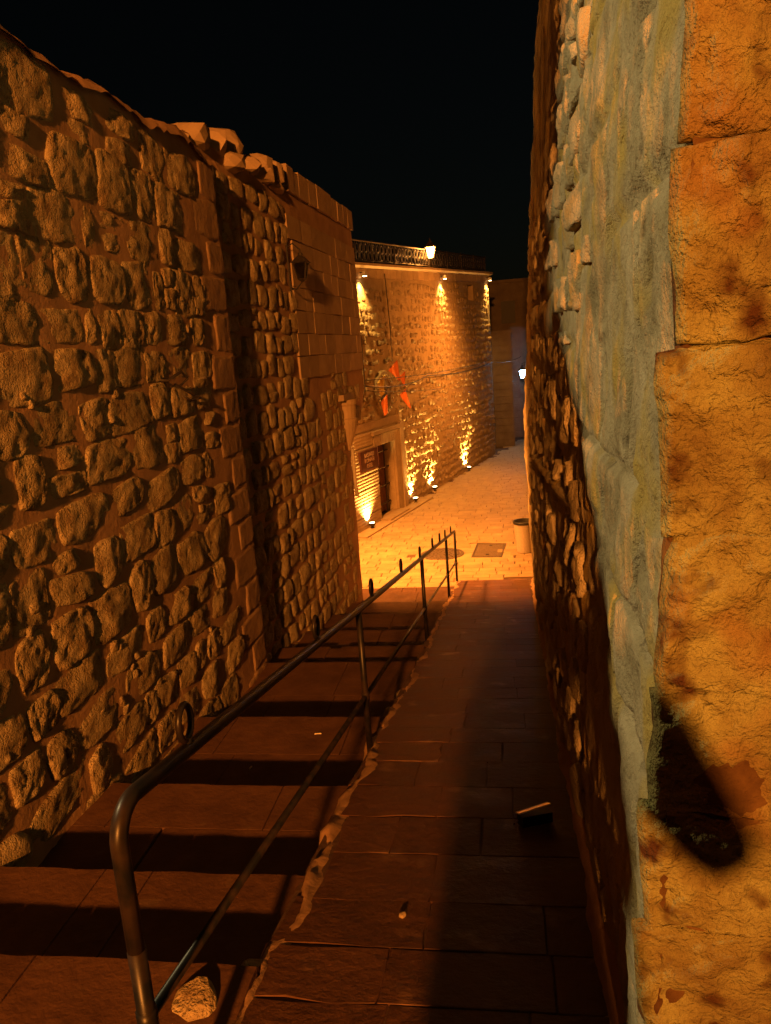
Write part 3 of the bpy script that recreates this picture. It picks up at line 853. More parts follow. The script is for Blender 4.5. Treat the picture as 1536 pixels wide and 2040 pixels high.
# stones showing through the render on the alley side
for (y, z, w, h) in courses(1.95, 11.0, -1.9, 4.6, (.26, .36), (.34, .62), r, .1):
    if z < zr(y) + .02: continue
    if y < 3.5 and r.random() < .93: continue
    if r.random() < .22: continue
    if y > 6 and z > 3.2: continue
    w2, h2 = w - r.uniform(.05, .14), h - r.uniform(.04, .11)
    d = r.uniform(.012, .030) if y < 3.4 else r.uniform(.02, .05)
    L, F = stone_local(w2, h2, d, 16, 14, r, rounding=r.uniform(.35, 1), rough=r.uniform(.014, .028), p=r.uniform(3, 7), cj=.2, facets=4, sunk=.05)
    L = rot2(L, r.uniform(-.12, .12))
    slope = .02 + .04 * min(max((y - 1.6) / 14.4, 0), 1)
    mk('stone', on_wall(L, (rx(y, z) - .004, y, z), (0, -1, 0), (slope, 0, 1), (-1, 0, 0)), F, M['side_stone'], rw, smooth=True)
# sloping ledge of old render
n, m = 90, 7; yy = np.linspace(2.75, 9.5, n); V = np.zeros((m, n, 3))
for j in range(m):
    a = math.pi * j / (m - 1); zc = 1.0 - (yy - 2.75) * .105
    P = np.stack([yy * 5, np.full(n, j * .6), np.zeros(n)], -1)
    V[j, :, 0] = np.array([rx(p, q) for p, q in zip(yy, zc)]) + .03 - (.085 + .02 * fbm(P)) * math.sin(a) * np.clip((yy - 2.75) / 1.6, .15, 1)
    V[j, :, 1] = yy; V[j, :, 2] = zc + .055 * math.cos(a) + .012 * fbm(P + 9)
mk('ledge', V.reshape(-1, 3), gridfaces(n, m), M['plaster'], rw, smooth=True)
# mortar fillet along its foot
n, m = 160, 7; yy = np.linspace(1.85, 13.9, n); V = np.zeros((m, n, 3))
for j in range(m):
    t = j / (m - 1); P = np.stack([yy * 6, np.full(n, j * .5), np.zeros(n)], -1)
    ww = .055 + .03 * fbm(P * .7)
    V[j, :, 0] = np.array([rbase(p) for p in yy]) + .03 - (ww + .03) * (1 - t) ** 1.5
    V[j, :, 1] = yy; V[j, :, 2] = zr(yy) - .01 + (.10 + .03 * fbm(P * .8 + 4)) * t + .012 * fbm(P * 1.6 + 14)
mk('foot_fillet', V.reshape(-1, 3), [q[::-1] for q in gridfaces(n, m)], M['mortar'], rw, smooth=True)

# ------------------------------------------------------------------ far illuminated facade
r = random.Random(404)
fac = emp('hotel_building', (-5.0, 25.0, STREET), 'floodlit stone hotel building across the street with roof railing', 'building')
FLEN = 13.1
def fp(s, h, o=0.0):
    p = FA + FD * s + FN * o; return np.array([p[0], p[1], STREET + h])
def ftop(s): return 6.36 + .042 * s
F3, N3 = (*FD, 0), (*FN, 0)
S0 = -3.5
b = MB()
q = [fp(S0, 0), fp(FLEN, 0), fp(FLEN, 0, -6), fp(S0, 0, -6)]
V = [p + (0, 0, -.4) for p in q] + [fp(S0, ftop(S0) - .02), fp(FLEN, ftop(FLEN) - .02), fp(FLEN, ftop(FLEN) - .02, -6), fp(S0, ftop(S0) - .02, -6)]
b.add(V, [(0, 3, 2, 1), (4, 5, 6, 7), (1, 2, 6, 5), (2, 3, 7, 6), (3, 0, 4, 7)])
b.build('wall_core', M['facade_mortar'], fac)
# front with openings (door, small window): strips around them
holes = [(1.22, 2.40, -.4, 1.95, .34), (10.25, 10.95, 5.86, 6.40, .3)]
su = sorted({S0, FLEN, *[h[0] for h in holes], *[h[1] for h in holes]})
b = MB()
for i in range(len(su) - 1):
    a, c = su[i], su[i + 1]; hs = [h for h in holes if h[0] <= a + 1e-6 and h[1] >= c - 1e-6]
    segs = [(-.4, None)] if not hs else [(-.4, hs[0][2]), (hs[0][3], None)]
    for (z0, z1) in segs:
        if z1 is not None and z1 - z0 < .01: continue
        b.add([fp(a, z0), fp(c, z0), fp(c, z1 if z1 is not None else ftop(c) - .02), fp(a, z1 if z1 is not None else ftop(a) - .02)], [(0, 1, 2, 3)])
for (a, c, z0, z1, dp) in holes:
    z0 = max(z0, 0)
    b.add([fp(a, z0), fp(a, z1), fp(a, z1, -dp), fp(a, z0, -dp)], [(3, 2, 1, 0)]); b.add([fp(c, z0), fp(c, z1), fp(c, z1, -dp), fp(c, z0, -dp)], [(0, 1, 2, 3)])
    b.add([fp(a, z1), fp(c, z1), fp(c, z1, -dp), fp(a, z1, -dp)], [(3, 2, 1, 0)]); b.add([fp(a, z0), fp(c, z0), fp(c, z0, -dp), fp(a, z0, -dp)], [(0, 1, 2, 3)])
b.build('mortar_face', M['facade_mortar'], fac)
# stone pieces
var = [stone_local(1, 1, 1, 7, 6, r, rounding=r.uniform(.4, 1), rough=.5, p=r.uniform(2.6, 5), cj=.16, facets=3, sunk=.4) for _ in range(16)]
varm = []
rot = np.array([[FD[0], 0, FN[0]], [FD[1], 0, FN[1]], [0, 1, 0]])
for L, F in var:
    me = bpy.data.meshes.new('rubble_piece'); me.from_pydata(L.tolist(), [], F); me.polygons.foreach_set('use_smooth', [True] * len(me.polygons)); me.materials.append(M['facade']); varm.append((me, L, F))
ang = math.atan2(FD[1], FD[0])
def excluded(s, h, w, hh):
    if s - w / 2 < 3.12 and s + w / 2 > -.4 and h - hh / 2 < 2.45: return True
    if math.hypot(s - 2.0, h - 3.25) < .72 + w * .3: return True
    if 10.1 < s < 11.1 and 5.75 < h < 6.5: return True
    return False
lst = []
h = .05; row = 0
while h < 6.3:
    hh = r.uniform(.19, .26); s = -.9 + r.uniform(0, .2)
    while s < FLEN:
        w = r.uniform(.17, .36); cs, ch_ = s + w / 2, h + hh / 2
        s += w
        if ch_ + hh / 2 > ftop(cs) - .32 or cs + w / 2 > FLEN - .02 or excluded(cs, ch_, w, hh): continue
        if r.random() < .06: continue
        lst.append((cs, ch_ + r.uniform(-.045, .045), w * r.uniform(.7, 1.05), hh * r.uniform(.65, 1.05)))
    h += hh
lst.sort(key=lambda q: q[0] - 6 * (0 < q[0] < 99) + abs(q[1] - 2.5) * .5)
restf = MB()
for i, (s, h, w, hh) in enumerate(lst):
    d = r.uniform(.03, .09) * (1.0 if h < 5.0 else .6)
    me, L, F = varm[r.randrange(16)]
    if i < 298:
        o = bpy.data.objects.new('stone', me); put(o, fac); o.location = fp(s, h, 0) - np.array(fac.location)
        o.rotation_mode = 'XYZ'; o.rotation_euler = (math.pi / 2, 0, ang); o.scale = (w, hh, d)
    else:
        restf.add(on_wall(L * np.array([w, hh, d]), fp(s, h, 0), F3, (0, 0, 1), N3), F)
restf.build('upper_stonework', M['facade'], fac, center=False, smooth=True, kind='stuff')
# top dressed course
s = -1.0
while s < FLEN - .05:
    w = min(r.uniform(.35, .6), FLEN - s); t = ftop(s + w / 2)
    b = MB(); b.box((s + .006, -.05, t - .30), (s + w - .006, .035 + r.uniform(0, .012), t - .06), M=lambda v: np.array([fp(a, z, c) for a, c, z in v])); b.build('top_block', M['dressed'], fac); s += w
b = MB(); nn = 14
sp = np.linspace(-1.5, FLEN + .12, nn)
V = []
for a in sp: V += [fp(a, ftop(a) - .06, -.1), fp(a, ftop(a) - .06, .10), fp(a, ftop(a) - .01, .16), fp(a, ftop(a) + .05, .16), fp(a, ftop(a) + .05, -.3)]
b.add(V, [(i * 5 + k, i * 5 + (k + 1) % 5, (i + 1) * 5 + (k + 1) % 5, (i + 1) * 5 + k) for i in range(nn - 1) for k in range(5)] + [(0, 1, 2, 3, 4), tuple((nn - 1) * 5 + k for k in (4, 3, 2, 1, 0))])
b.build('cornice', M['dressed'], fac)
# tooled smooth masonry left of the door, in courses
h = .0
while h < 2.38:
    for (a, c) in ([(-.5, .42), (.42, 1.20)] if int(h * 10) % 2 else [(-.5, .2), (.2, 1.20)]):
        if h > 1.95: c = min(c, 1.2)
        b = MB(); n2 = 9
        V = []
        for j in range(n2):
            t = h + .005 + (.33 - .01) * j / (n2 - 1)
            V += [fp(a + .004, t, .05 + .005 * (j % 2)), fp(c - .004, t, .05 + .005 * (j % 2))]
        V = np.array(V); k0 = len(V)
        F = [(2 * j, 2 * j + 1, 2 * j + 3, 2 * j + 2) for j in range(n2 - 1)]
        V = np.vstack([V, [fp(a + .004, h + .005, -.02), fp(c - .004, h + .005, -.02), fp(c - .004, h + .325, -.02), fp(a + .004, h + .325, -.02)]])
        F += [(k0, k0 + 1, 1, 0), (2 * n2 - 2, 2 * n2 - 1, k0 + 2, k0 + 3), tuple([0] + [2 * j for j in range(1, n2)] + [k0 + 3, k0]), tuple([k0 + 1, k0 + 2] + [2 * j + 1 for j in range(n2 - 1, -1, -1)])]
        mk('tooled_block', V, F, M['tooled'], fac)
    h += .34
# door surround: right pilaster, jambs, ribbed lintel
fm = lambda v: np.array([fp(a, z, c) for a, c, z in v])
b = MB(); b.box((2.42, -.02, 0), (2.76, .07, 2.0), M=fm); b.build('jamb', M['tooled'], fac)
b = MB(); b.box((2.80, -.02, 0), (3.06, .10, 2.42), M=fm); b.build('pilaster', M['tooled'], fac)
for k in range(12):
    a = 1.0 + k * .148
    b = MB(); b.box((a + .008, -.02, 1.97), (a + .14, .075, 2.24), M=fm); b.build('voussoir', M['tooled'], fac)
b = MB(); b.box((.9, -.02, 2.26), (2.78, .11, 2.36), M=fm); b.build('hood_mould', M['tooled'], fac)
# smooth spandrel above the door
b = MB(); b.box((-.4, -.02, 2.42), (2.9, .02, 2.62), M=fm); b.build('string_course', M['tooled'], fac)
# door leaf with iron bars
b = MB(); b.box((1.24, -.33, .06), (2.38, -.28, 1.94), M=fm); dr = b.build('door', M['wood'], fac)
for k in range(5):
    a = 1.27 + k * .22; b = MB(); b.box((a, -.29, .10), (a + .205, -.262, 1.90), M=fm); b.build('plank', M['wood'], dr)
for a in (1.52, 2.12):
    b = MB(); b.tube([fp(a, .08, -.16), fp(a, 1.93, -.16)], .022, 6); b.build('bar', M['iron_dull'], dr)
for hh in (.32, .80, 1.28, 1.72):
    b = MB(); b.tube([fp(1.24, hh, -.16), fp(2.38, hh, -.16)], .02, 6); b.build('bar', M['iron_dull'], dr)
b = MB(); b.box((1.1, -.1, 0), (2.5, .34, .07), M=fm); b.build('doorstep', M['tooled'], fac)
b = MB(); b.box((-.6, .02, -.02), (4.2, .42, .035), M=fm); b.build('plinth_kerb', M['tooled'], fac)
# small dark window near the roof
b = MB(); b.box((10.25, -.29, 5.86), (10.95, -.26, 6.40), M=fm); b.build('window_pane', M['black'], fac)
# round carved medallion
def med(v): return np.array([fp(2.0 + a, 3.25 + c, o) for a, c, o in v])
b = MB()
b.lathe([(.60, 0), (.60, .05), (.56, .08), (.40, .08), (.36, .05), (.36, 0)], (0, 0, 0), 36, M=lambda v: med(np.stack([v[:, 0], v[:, 1], v[:, 2]], -1)))
md = b.build('medallion', M['facade'], fac)
b = MB(); b.lathe([(.355, .0), (.355, .058), (.1, .066)], (0, 0, 0), 30, M=lambda v: med(np.stack([v[:, 0], v[:, 1], v[:, 2]], -1))); b.build('disc', M['cast'], md)
for k in range(20):
    a = 2 * math.pi * k / 20; b = MB()
    b.lathe([(.035, .07), (.03, .105), (.012, .115)], (0, 0, 0), 6, M=lambda v: med(v + np.array([.48 * math.cos(a), .48 * math.sin(a), 0]))); b.build('boss', M['facade'], md)
for k in range(6):
    a = 2 * math.pi * k / 6; b = MB()
    b.box((-.03, .05, .06), (.03, .30, .085), M=lambda v: med(np.stack([v[:, 0] * math.cos(a) - v[:, 1] * math.sin(a), v[:, 0] * math.sin(a) + v[:, 1] * math.cos(a), v[:, 2]], -1))); b.build('petal', M['cast'], md)

# roof railing: ornamental iron
bal = emp('roof_railing', tuple(fp(6, ftop(6) + .05, -.05)), 'dark ornamental iron railing along the roof edge of the floodlit building', 'railing')
OB = -.06
b = MB(); b.tube([fp(a, ftop(a) + .60, OB) for a in np.linspace(-1.2, FLEN - .1, 8)], .022, 6); b.build('top_rail', M['iron_dull'], bal)
b = MB(); b.tube([fp(a, ftop(a) + .13, OB) for a in np.linspace(-1.2, FLEN - .1, 8)], .016, 6); b.build('bottom_rail', M['iron_dull'], bal)
for a in np.arange(-1.0, FLEN, 1.55):
    b = MB(); b.tube([fp(a, ftop(a) + .04, OB), fp(a, ftop(a) + .64, OB)], .022, 6); b.build('post', M['iron_dull'], bal)
b = MB()
for (cz, rr_, sg) in ((.245, .085, 1), (.44, .085, -1)):
    b.tube([(rr_ * math.cos(t), 0, cz + rr_ * 1.1 * math.sin(t)) for t in np.linspace(0, 2 * math.pi, 14, endpoint=False)], .010, 5, closed=True)
b.tube([(-.11, 0, .13), (-.11, 0, .60)], .008, 5); b.tube([(0, 0, .52), (0, 0, .60)], .008, 5)
b.tube([(.02, 0, .345), (.07, 0, .34), (.10, 0, .40), (.06, 0, .44)], .007, 5)
sc0 = None
for a in np.arange(-.9, FLEN - .15, .26):
    if sc0 is None:
        sc0 = b.build('scroll', M['iron_dull'], bal, center=False, smooth=True); o = sc0
    else:
        o = sc0.copy(); put(o, bal)
    o.location = fp(a, ftop(a), OB) - np.array(bal.location); o.rotation_euler = (0, 0, ang)

# lit lantern on the roof edge
E = emp('roof_lantern', tuple(fp(6.1, ftop(6.1) + .05, .12)), 'glowing orange lantern standing at the roof railing of the floodlit building', 'lantern')
lantern(E, fp(6.1, ftop(6.1) + .32, .14), 1.05, M['roof_glow'], M['iron_dull'])
b = MB(); b.tube([fp(6.1, ftop(6.1) + .05, .14), fp(6.1, ftop(6.1) + .28, .14)], .025, 8); b.build('stem', M['iron_dull'], E)

# hotel sign
sg = emp('hotel_sign', tuple(fp(.57, 1.45, .07)), 'dark brown rectangular hotel sign with three lines of lettering beside the barred door', 'sign')
b = MB(); b.box((.04, .066, 1.47), (1.13, .10, 1.97), M=fm); b.build('board', M['sign'], sg)
for (z0, z1, a0, a1) in ((1.47, 1.49, .04, 1.13), (1.95, 1.97, .04, 1.13), (1.49, 1.95, .04, .06), (1.49, 1.95, 1.11, 1.13)):
    b = MB(); b.box((a0, .102, z0), (a1, .115, z1), M=fm); b.build('frame', M['sign'], sg)
def text(body, s, h, size, o, mat, parent, name='lettering'):
    cu = bpy.data.curves.new(name, 'FONT'); cu.body = body; cu.size = size; cu.align_x = 'CENTER'; cu.align_y = 'CENTER'; cu.extrude = .003
    t = bpy.data.objects.new(name, cu); COL.objects.link(t)
    dg = bpy.context.evaluated_depsgraph_get(); dg.update()
    me = bpy.data.meshes.new_from_object(t.evaluated_get(dg)); bpy.data.objects.remove(t)
    v = np.array([x.co[:] for x in me.vertices]); f = [tuple(p.vertices) for p in me.polygons]
    mk(name, np.array([fp(s + x, h + y, o + z) for x, y, z in v]), f, mat, parent)
text('BAŞAKLI', .585, 1.84, .15, .106, M['letter'], sg)
text('KONAĞI', .585, 1.71, .15, .106, M['letter'], sg)
text('OTEL', .585, 1.57, .15, .106, M['letter'], sg)

# uplights on the pavement and downlights under the cornice
UPL = [(.30, 'leftmost uplight, beside the barred door below the sign'), (3.42, 'uplight just right of the door pilaster'), (5.12, 'third uplight along the wall, counted from the door side'), (8.80, 'farthest uplight, near the right end of the wall')]
for k, (s, lab) in enumerate(UPL):
    E = emp('uplight', tuple(fp(s, 0, .16)), 'glowing ' + lab + ' of the floodlit building', 'floodlight', 'uplights along the foot of the facade')
    b = MB(); b.lathe([(.05, .0), (.05, .02), (.018, .03), (.018, .05)], fp(s, .035, .17), 10); b.build('base', M['iron_dull'], E)
    b = MB(); b.lathe([(.045, .05), (.075, .07), (.075, .13), (.068, .135)], fp(s, .035, .17), 12); b.build('housing', M['iron_dull'], E)
    b = MB(); b.lathe([(.064, .134), (.064, .140)], fp(s, .035, .17), 12); b.build('lens', M['up_glow'], E)
    lamp('SPOT', fp(s, .20, .13), P_UP * (1.25 if k == 0 else 1), (1, .50, .10), .025, fp(s, 2.2, -.08), E, math.radians(118), 1.0)
DNL = [(1.0, 'left'), (7.25, 'middle'), (12.75, 'right')]
for k, (s, lab) in enumerate(DNL):
    hz = ftop(s) - .14
    E = emp('downlight', tuple(fp(s, hz, .0)), lab + ' glowing downlight under the roof edge of the floodlit building', 'floodlight', 'downlights under the cornice')
    b = MB(); b.lathe([(.055, 0), (.06, .02), (.06, .10), (.03, .12)], fp(s, hz - .12, .17), 12); b.build('housing', M['white'], E)
    b = MB(); b.tube([fp(s, hz - .03, .02), fp(s, hz - .03, .13)], .015, 6); b.build('arm', M['iron_dull'], E)
    b = MB(); b.lathe([(.05, 0), (.05, .006)], fp(s, hz - .130, .17), 12); b.build('lens', M['up_glow'], E)
    lamp('SPOT', fp(s, hz - .15, .17), P_DOWN, (1, .50, .10), .025, fp(s, hz - 2.2, -.05), E, math.radians(105), 1.0)

# ------------------------------------------------------------------ end of the street
r = random.Random(505)
eb = emp('end_building', (0, 33.5, STREET), 'low dim reddish stone building closing the end of the street', 'building')
b = MB(); b.prism([(-3, 32.9), (.52, 32.9), (.52, 35.9), (-3, 35.9)], -3, 2.05); b.build('wall', M['dark_wall'], eb)
z = STREET
while z < 1.9:
    x = -1.0 + r.uniform(0, .3)
    while x < .45:
        w = min(r.uniform(.35, .6), .515 - x)
        if w > .1:
            b = MB(); b.box((x + .01, 32.865 - r.uniform(0, .02), z + .01), (x + w - .01, 32.91, z + .29)); b.build('wall_block', M['dark_wall'], eb)
        x += w
    z += .30
b = MB(); b.box((-3, 32.82, 2.05), (.58, 36, 2.15)); b.build('coping', M['dark_wall'], eb)
wb = emp('back_wall', (1.5, 36.2, STREET), 'bluish stone wall behind the white lantern at the street end', 'wall')
b = MB(); b.box((.4, 36.1, -3), (4, 36.6, 2.2)); b.build('wall', M['dark_wall'], wb)
z = STREET
while z < 2.1:
    x = .53 + r.uniform(-.2, 0)
    while x < 2.4:
        w = r.uniform(.35, .6); b = MB(); b.box((max(x, .525) + .012, 36.06 - r.uniform(0, .02), z + .012), (x + w - .012, 36.11, z + .29)); b.build('wall_block', M['dark_wall'], wb); x += w
    z += .30
b = MB(); b.box((.56, 36.0, 2.2), (4, 36.7, 2.3)); b.build('coping', M['dark_wall'], wb)
rb = emp('dark_building', (3, 40, STREET), 'tall unlit dark building rising behind the street end', 'building')
b = MB(); b.box((-8, 41, -3), (6, 46, 4.6)); b.build('wall', M['dark_wall'], rb)
b = MB(); b.box((-8.1, 40.9, 4.6), (6.1, 46.1, 4.75)); b.build('roof_edge', M['dark_wall'], rb)
for x in (-2.2, .2, 2.6):
    b = MB(); b.box((x, 40.95, 2.6), (x + .7, 41.02, 3.7)); b.build('window', M['black'], rb)
rs = emp('right_street_wall', (2, 24, STREET), 'shadowed stone wall behind the waste bin on the right of the lower street', 'wall')
b = MB(); b.prism([(1.5, 15.6), (3.5, 15.6), (3.5, 36), (1.56, 36)], -3, 5.5); b.build('wall', M['dark_wall'], rs)
for k in range(60):
    yy = 17 + (k % 20) * .95; z = STREET + .2 + (k // 20) * .45; x = 1.5 + (yy - 15.6) * .003
    b = MB(); b.box((x - .03, yy, z), (x + .05, yy + r.uniform(.5, .85), z + .4)); b.build('wall_block', M['dark_wall'], rs)

# white lantern at the end of the street
wp = np.array([.93, 33.2, .16])
E = emp('white_lantern', (1.25, 33.2, 0.1), 'glowing cold white lantern on a bracket at the far end of the street', 'lantern')
lantern(E, wp, 1.1, M['white_glow'], M['iron_dull'], bracket=(1.54, 33.2, .2))

# ------------------------------------------------------------------ things on the street
tb = emp('waste_bin', (.38, 15.9, STREET), 'pale plastic waste bin with black liner beside the right wall', 'bin')
b = MB(); c = (.38, 15.9, STREET)
b.lathe([(.17, .0), (.175, .02), (.225, .60), (.235, .62), (.235, .65), (.22, .65), (.165, .06)], c, 22); b.build('body', M['white'], tb, smooth=True)
b = MB(); b.lathe([(.240, .615), (.245, .645), (.24, .668), (.21, .665), (.17, .35)], c, 22); b.build('liner', M['black'], tb, smooth=True)

gr = emp('square_cover', (-.38, 16.1, STREET), 'square metal drain cover set in the street paving near the bin', 'drain cover')
q = [(-.75, 15.62), (-.12, 15.55), (-.02, 16.63), (-.66, 16.73)]
cq = np.mean(q, 0)
def inset(q, t): return [tuple(cq + (np.array(p) - cq) * t) for p in q]
b = MB(); o_, i_ = inset(q, 1), inset(q, .92)
V = [(*p, STREET + .006) for p in o_] + [(*p, STREET + .006) for p in i_] + [(*p, STREET - .02) for p in o_] + [(*p, STREET - .02) for p in i_]
b.add(V, [(k, (k + 1) % 4, 4 + (k + 1) % 4, 4 + k) for k in range(4)] + [(8 + k, 8 + (k + 1) % 4, (k + 1) % 4, k) for k in range(4)] + [(4 + k, 4 + (k + 1) % 4, 12 + (k + 1) % 4, 12 + k) for k in range(4)])
b.build('frame', M['cast'], gr)
b = MB(); b.add([(*p, STREET - .004) for p in inset(q, .90)] + [(*p, STREET - .02) for p in inset(q, .90)], [(0, 1, 2, 3)] + [(k, 4 + k, 4 + (k + 1) % 4, (k + 1) % 4) for k in range(4)]); pl = b.build('plate', M['cast'], gr)
qa = [np.array(p) for p in inset(q, .86)]
for k in range(9):
    t = (k + .5) / 9; a = qa[0] + (qa[3] - qa[0]) * t; c2 = qa[1] + (qa[2] - qa[1]) * t
    b = MB(); b.tube([(*a, STREET - .003), (*c2, STREET - .003)], .010, 5); b.build('rib', M['cast'], pl)
for t in (.12, .88):
    a = (qa[0] + qa[1]) / 2 * (1 - t) + (qa[3] + qa[2]) / 2 * t
    b = MB(); b.lathe([(.035, -.006), (.035, .008), (.02, .012)], (*a, STREET), 10); b.build('lifting_lug', M['iron_dull'], pl)

mh = emp('round_cover', (-1.38, 15.95, STREET), 'round cast iron manhole cover seen through the end of the railing', 'manhole cover')
c = (-1.38, 15.95, STREET)
b = MB(); b.lathe([(.47, -.02), (.47, .004), (.40, .006), (.40, -.02)], c, 32); b.build('frame', M['cast'], mh)
b = MB(); b.lathe([(.39, -.02), (.39, .001), (.02, .004)], c, 32); pl = b.build('plate', M['cast'], mh)
for rr_, nn in ((.10, 6), (.19, 11), (.28, 16), (.355, 22)):
    for k in range(nn):
        a = 2 * math.pi * k / nn; x, y2 = c[0] + rr_ * math.cos(a), c[1] + rr_ * math.sin(a)
        b = MB(); b.box((x - .018, y2 - .018, STREET + .002), (x + .018, y2 + .018, STREET + .012)); b.build('stud', M['cast'], pl)

# small metal box lying on the ramp by the right wall
bx = emp('metal_box', (.10, 3.50, zr(3.5)), 'small dark metal box with a shiny upper edge lying on the ramp', 'box')
ax = np.array([.155, .075, -.012]); ax = ax / np.linalg.norm(ax); ay = np.array([-ax[1], ax[0], 0]); ay = ay / np.linalg.norm(ay) ; ay = np.array([ay[0], ay[1], -TS]) ; az = np.array([0, 0, 1.0])
o0 = np.array([.02, 3.43, zr(3.43) + .004])
fmx = lambda v: np.array([o0 + ax * a + ay * c + az * z for a, c, z in v])
b = MB(); b.box((0, 0, 0), (.165, .06, .055), M=fmx); b.build('body', M['black'], bx)
nl = np.array([-.188, .301, .934]); t1 = ax - nl * (ax @ nl); t1 = t1 / np.linalg.norm(t1); t2 = np.cross(nl, t1)
lp0 = fmx([(.083, .045, .074)])[0]
b = MB(); b.box((-.09, -.016, -.003), (.09, .016, .003), M=lambda v: np.array([lp0 + t1 * a + t2 * c + nl * z for a, c, z in v])); b.build('lip', M['brass'], bx)
b = MB(); b.tube([lp0 - t1 * .09 + t2 * .018, lp0 + t1 * .09 + t2 * .018], .005, 8); b.build('rolled_edge', M['brass'], bx, smooth=True)
b = MB(); b.tube([fmx([(0, .055, .02)])[0], fmx([(-.02, .05, .01)])[0], fmx([(-.02, .06, .0)])[0]], .004, 6); b.build('catch', M['brass'], bx)

# litter on the treads and the ramp
for k, (x, y2, z, L, a) in enumerate([(-1.42, 5.02, -1.0, .05, .2), (-1.78, 4.55, -1.0, .03, 1.4), (-1.05, 3.02, -.75, .03, .6)]):
    b = MB(); dx, dy = L / 2 * math.cos(a), L / 2 * math.sin(a)
    b.tube([(x - dx, y2 - dy, z + .008), (x, y2, z + .009), (x + dx, y2 + dy, z + .007)], .005, 6)
    tag(b.build('cigarette_end', M['pale']), ['pale cigarette end on the wide tread left of the second post', 'small pale cigarette end near the middle of the wide tread', 'cigarette end by the ramp edge on the upper treads'][k], 'litter')
pb = boulder('pebble', (-.47, 2.62, zr(2.62) + .008), (.016, .012, .009), M['tooled'], None, random.Random(4), 2, .15)
tag(pb, 'small pale pebble on the nearest ramp slabs', 'pebble')

# ------------------------------------------------------------------ strings, flags and cables across the street
def pix(px, py, yy):
    d = fwd * 1535 + rt * (px - 768) - up * (py - 1020)
    return np.array([0, 0, CAMZ]) + d * (yy / d[1])
def wire(name, pts, rad, label, sag=0.0):
    b = MB(); P = []
    for i in range(len(pts) - 1):
        for t in np.linspace(0, 1, 10, endpoint=(i == len(pts) - 2)):
            p = pts[i] * (1 - t) + pts[i + 1] * t; P.append(p - np.array([0, 0, sag * 4 * t * (1 - t)]))
    b.tube(P, rad, 5); o = b.build(name, M['cable'], smooth=True); return tag(o, label, 'cable', 'cables over the lower street')
end = fp(13.15, 3.60, .03)
wire('overhead_cable', [TQ1_ for TQ1_ in (np.array([-2.33, 13.4, 1.12]), fp(5.2, 3.52, .12), end)], .016, 'thicker overhead cable from the left corner to the far end of the facade', .12)
wire('overhead_cable', [np.array([-2.33, 13.4, 1.22]), fp(9.0, 3.6, .10), fp(13.1, 3.75, .05)], .009, 'thin upper overhead wire crossing in front of the facade', .05)
wire('overhead_cable', [np.array([-2.33, 13.4, 1.04]), fp(6.5, 3.05, .10)], .009, 'lowest overhead wire crossing above the round medallion', .04)
wire('overhead_cable', [end, np.array([.9, 33.0, 1.05])], .014, 'cable from the facade corner to the white lantern', .1)
wire('facade_cable', [fp(2.55, 6.3, .06), fp(2.62, 5.0, .08), fp(2.6, 4.05, .09)], .012, 'vertical cable hanging down the left part of the facade', 0)
YF = 18.6
for k, (a, c, t, wide, mat, lab) in enumerate([
        ((773, 738), (791, 717), (797, 757), .15, 'flag_o', 'orange pennant, the highest of the hanging flags'),
        ((751, 763), (766, 747), (765, 785), .75, 'flag_y', 'yellow pennant left of the highest flag'),
        ((795, 751), (807, 739), (807, 770), .12, 'flag_o', 'narrow orange pennant right of the highest flag'),
        ((796, 787), (808, 774), (818, 813), .18, 'flag_o', 'lowest right orange pennant over the rubble facade'),
        ((759, 800), (772, 785), (770, 825), .7, 'flag_o', 'yellow and orange pennant hanging in front of the round medallion')]):
    A_, B_, T_ = pix(*a, YF), pix(*c, YF), pix(*t, YF)
    n = 7; m = 9; V = []
    for j in range(m):
        v = j / (m - 1)
        l = A_ * (1 - v) + (T_ + (A_ - B_) * wide * .5) * v; rr2 = B_ * (1 - v) + (T_ - (A_ - B_) * wide * .15) * v
        for i in range(n):
            u = i / (n - 1); p = l * (1 - u) + rr2 * u
            V.append(p + np.array([.1, 1, .1]) * .035 * math.sin(u * 7 + v * 4 + k) * (.3 + v))
    V = np.array(V); V2 = V + np.array([0, .006, 0]); F = gridfaces(n, m); K = n * m
    bd = [i for i in range(n)] + [j * n + n - 1 for j in range(1, m)] + [(m - 1) * n + i for i in range(n - 2, -1, -1)] + [j * n for j in range(m - 2, 0, -1)]
    F2 = F + [tuple(i + K for i in q[::-1]) for q in F] + [(bd[i], bd[(i + 1) % len(bd)], bd[(i + 1) % len(bd)] + K, bd[i] + K) for i in range(len(bd))]
    tag(mk('pennant', np.vstack([V, V2]), F2, M[mat], None, smooth=True), lab, 'flag', 'pennants on strings')
for k, (p, q) in enumerate([((728, 788), (820, 684)), ((733, 832), (835, 706)), ((770, 818), (850, 726))]):
    wire('flag_string', [pix(*p, YF - .01), pix(*q, YF - .01)], .002, ['upper', 'middle', 'lower'][k] + ' string carrying the pennants in front of the facade', .03)

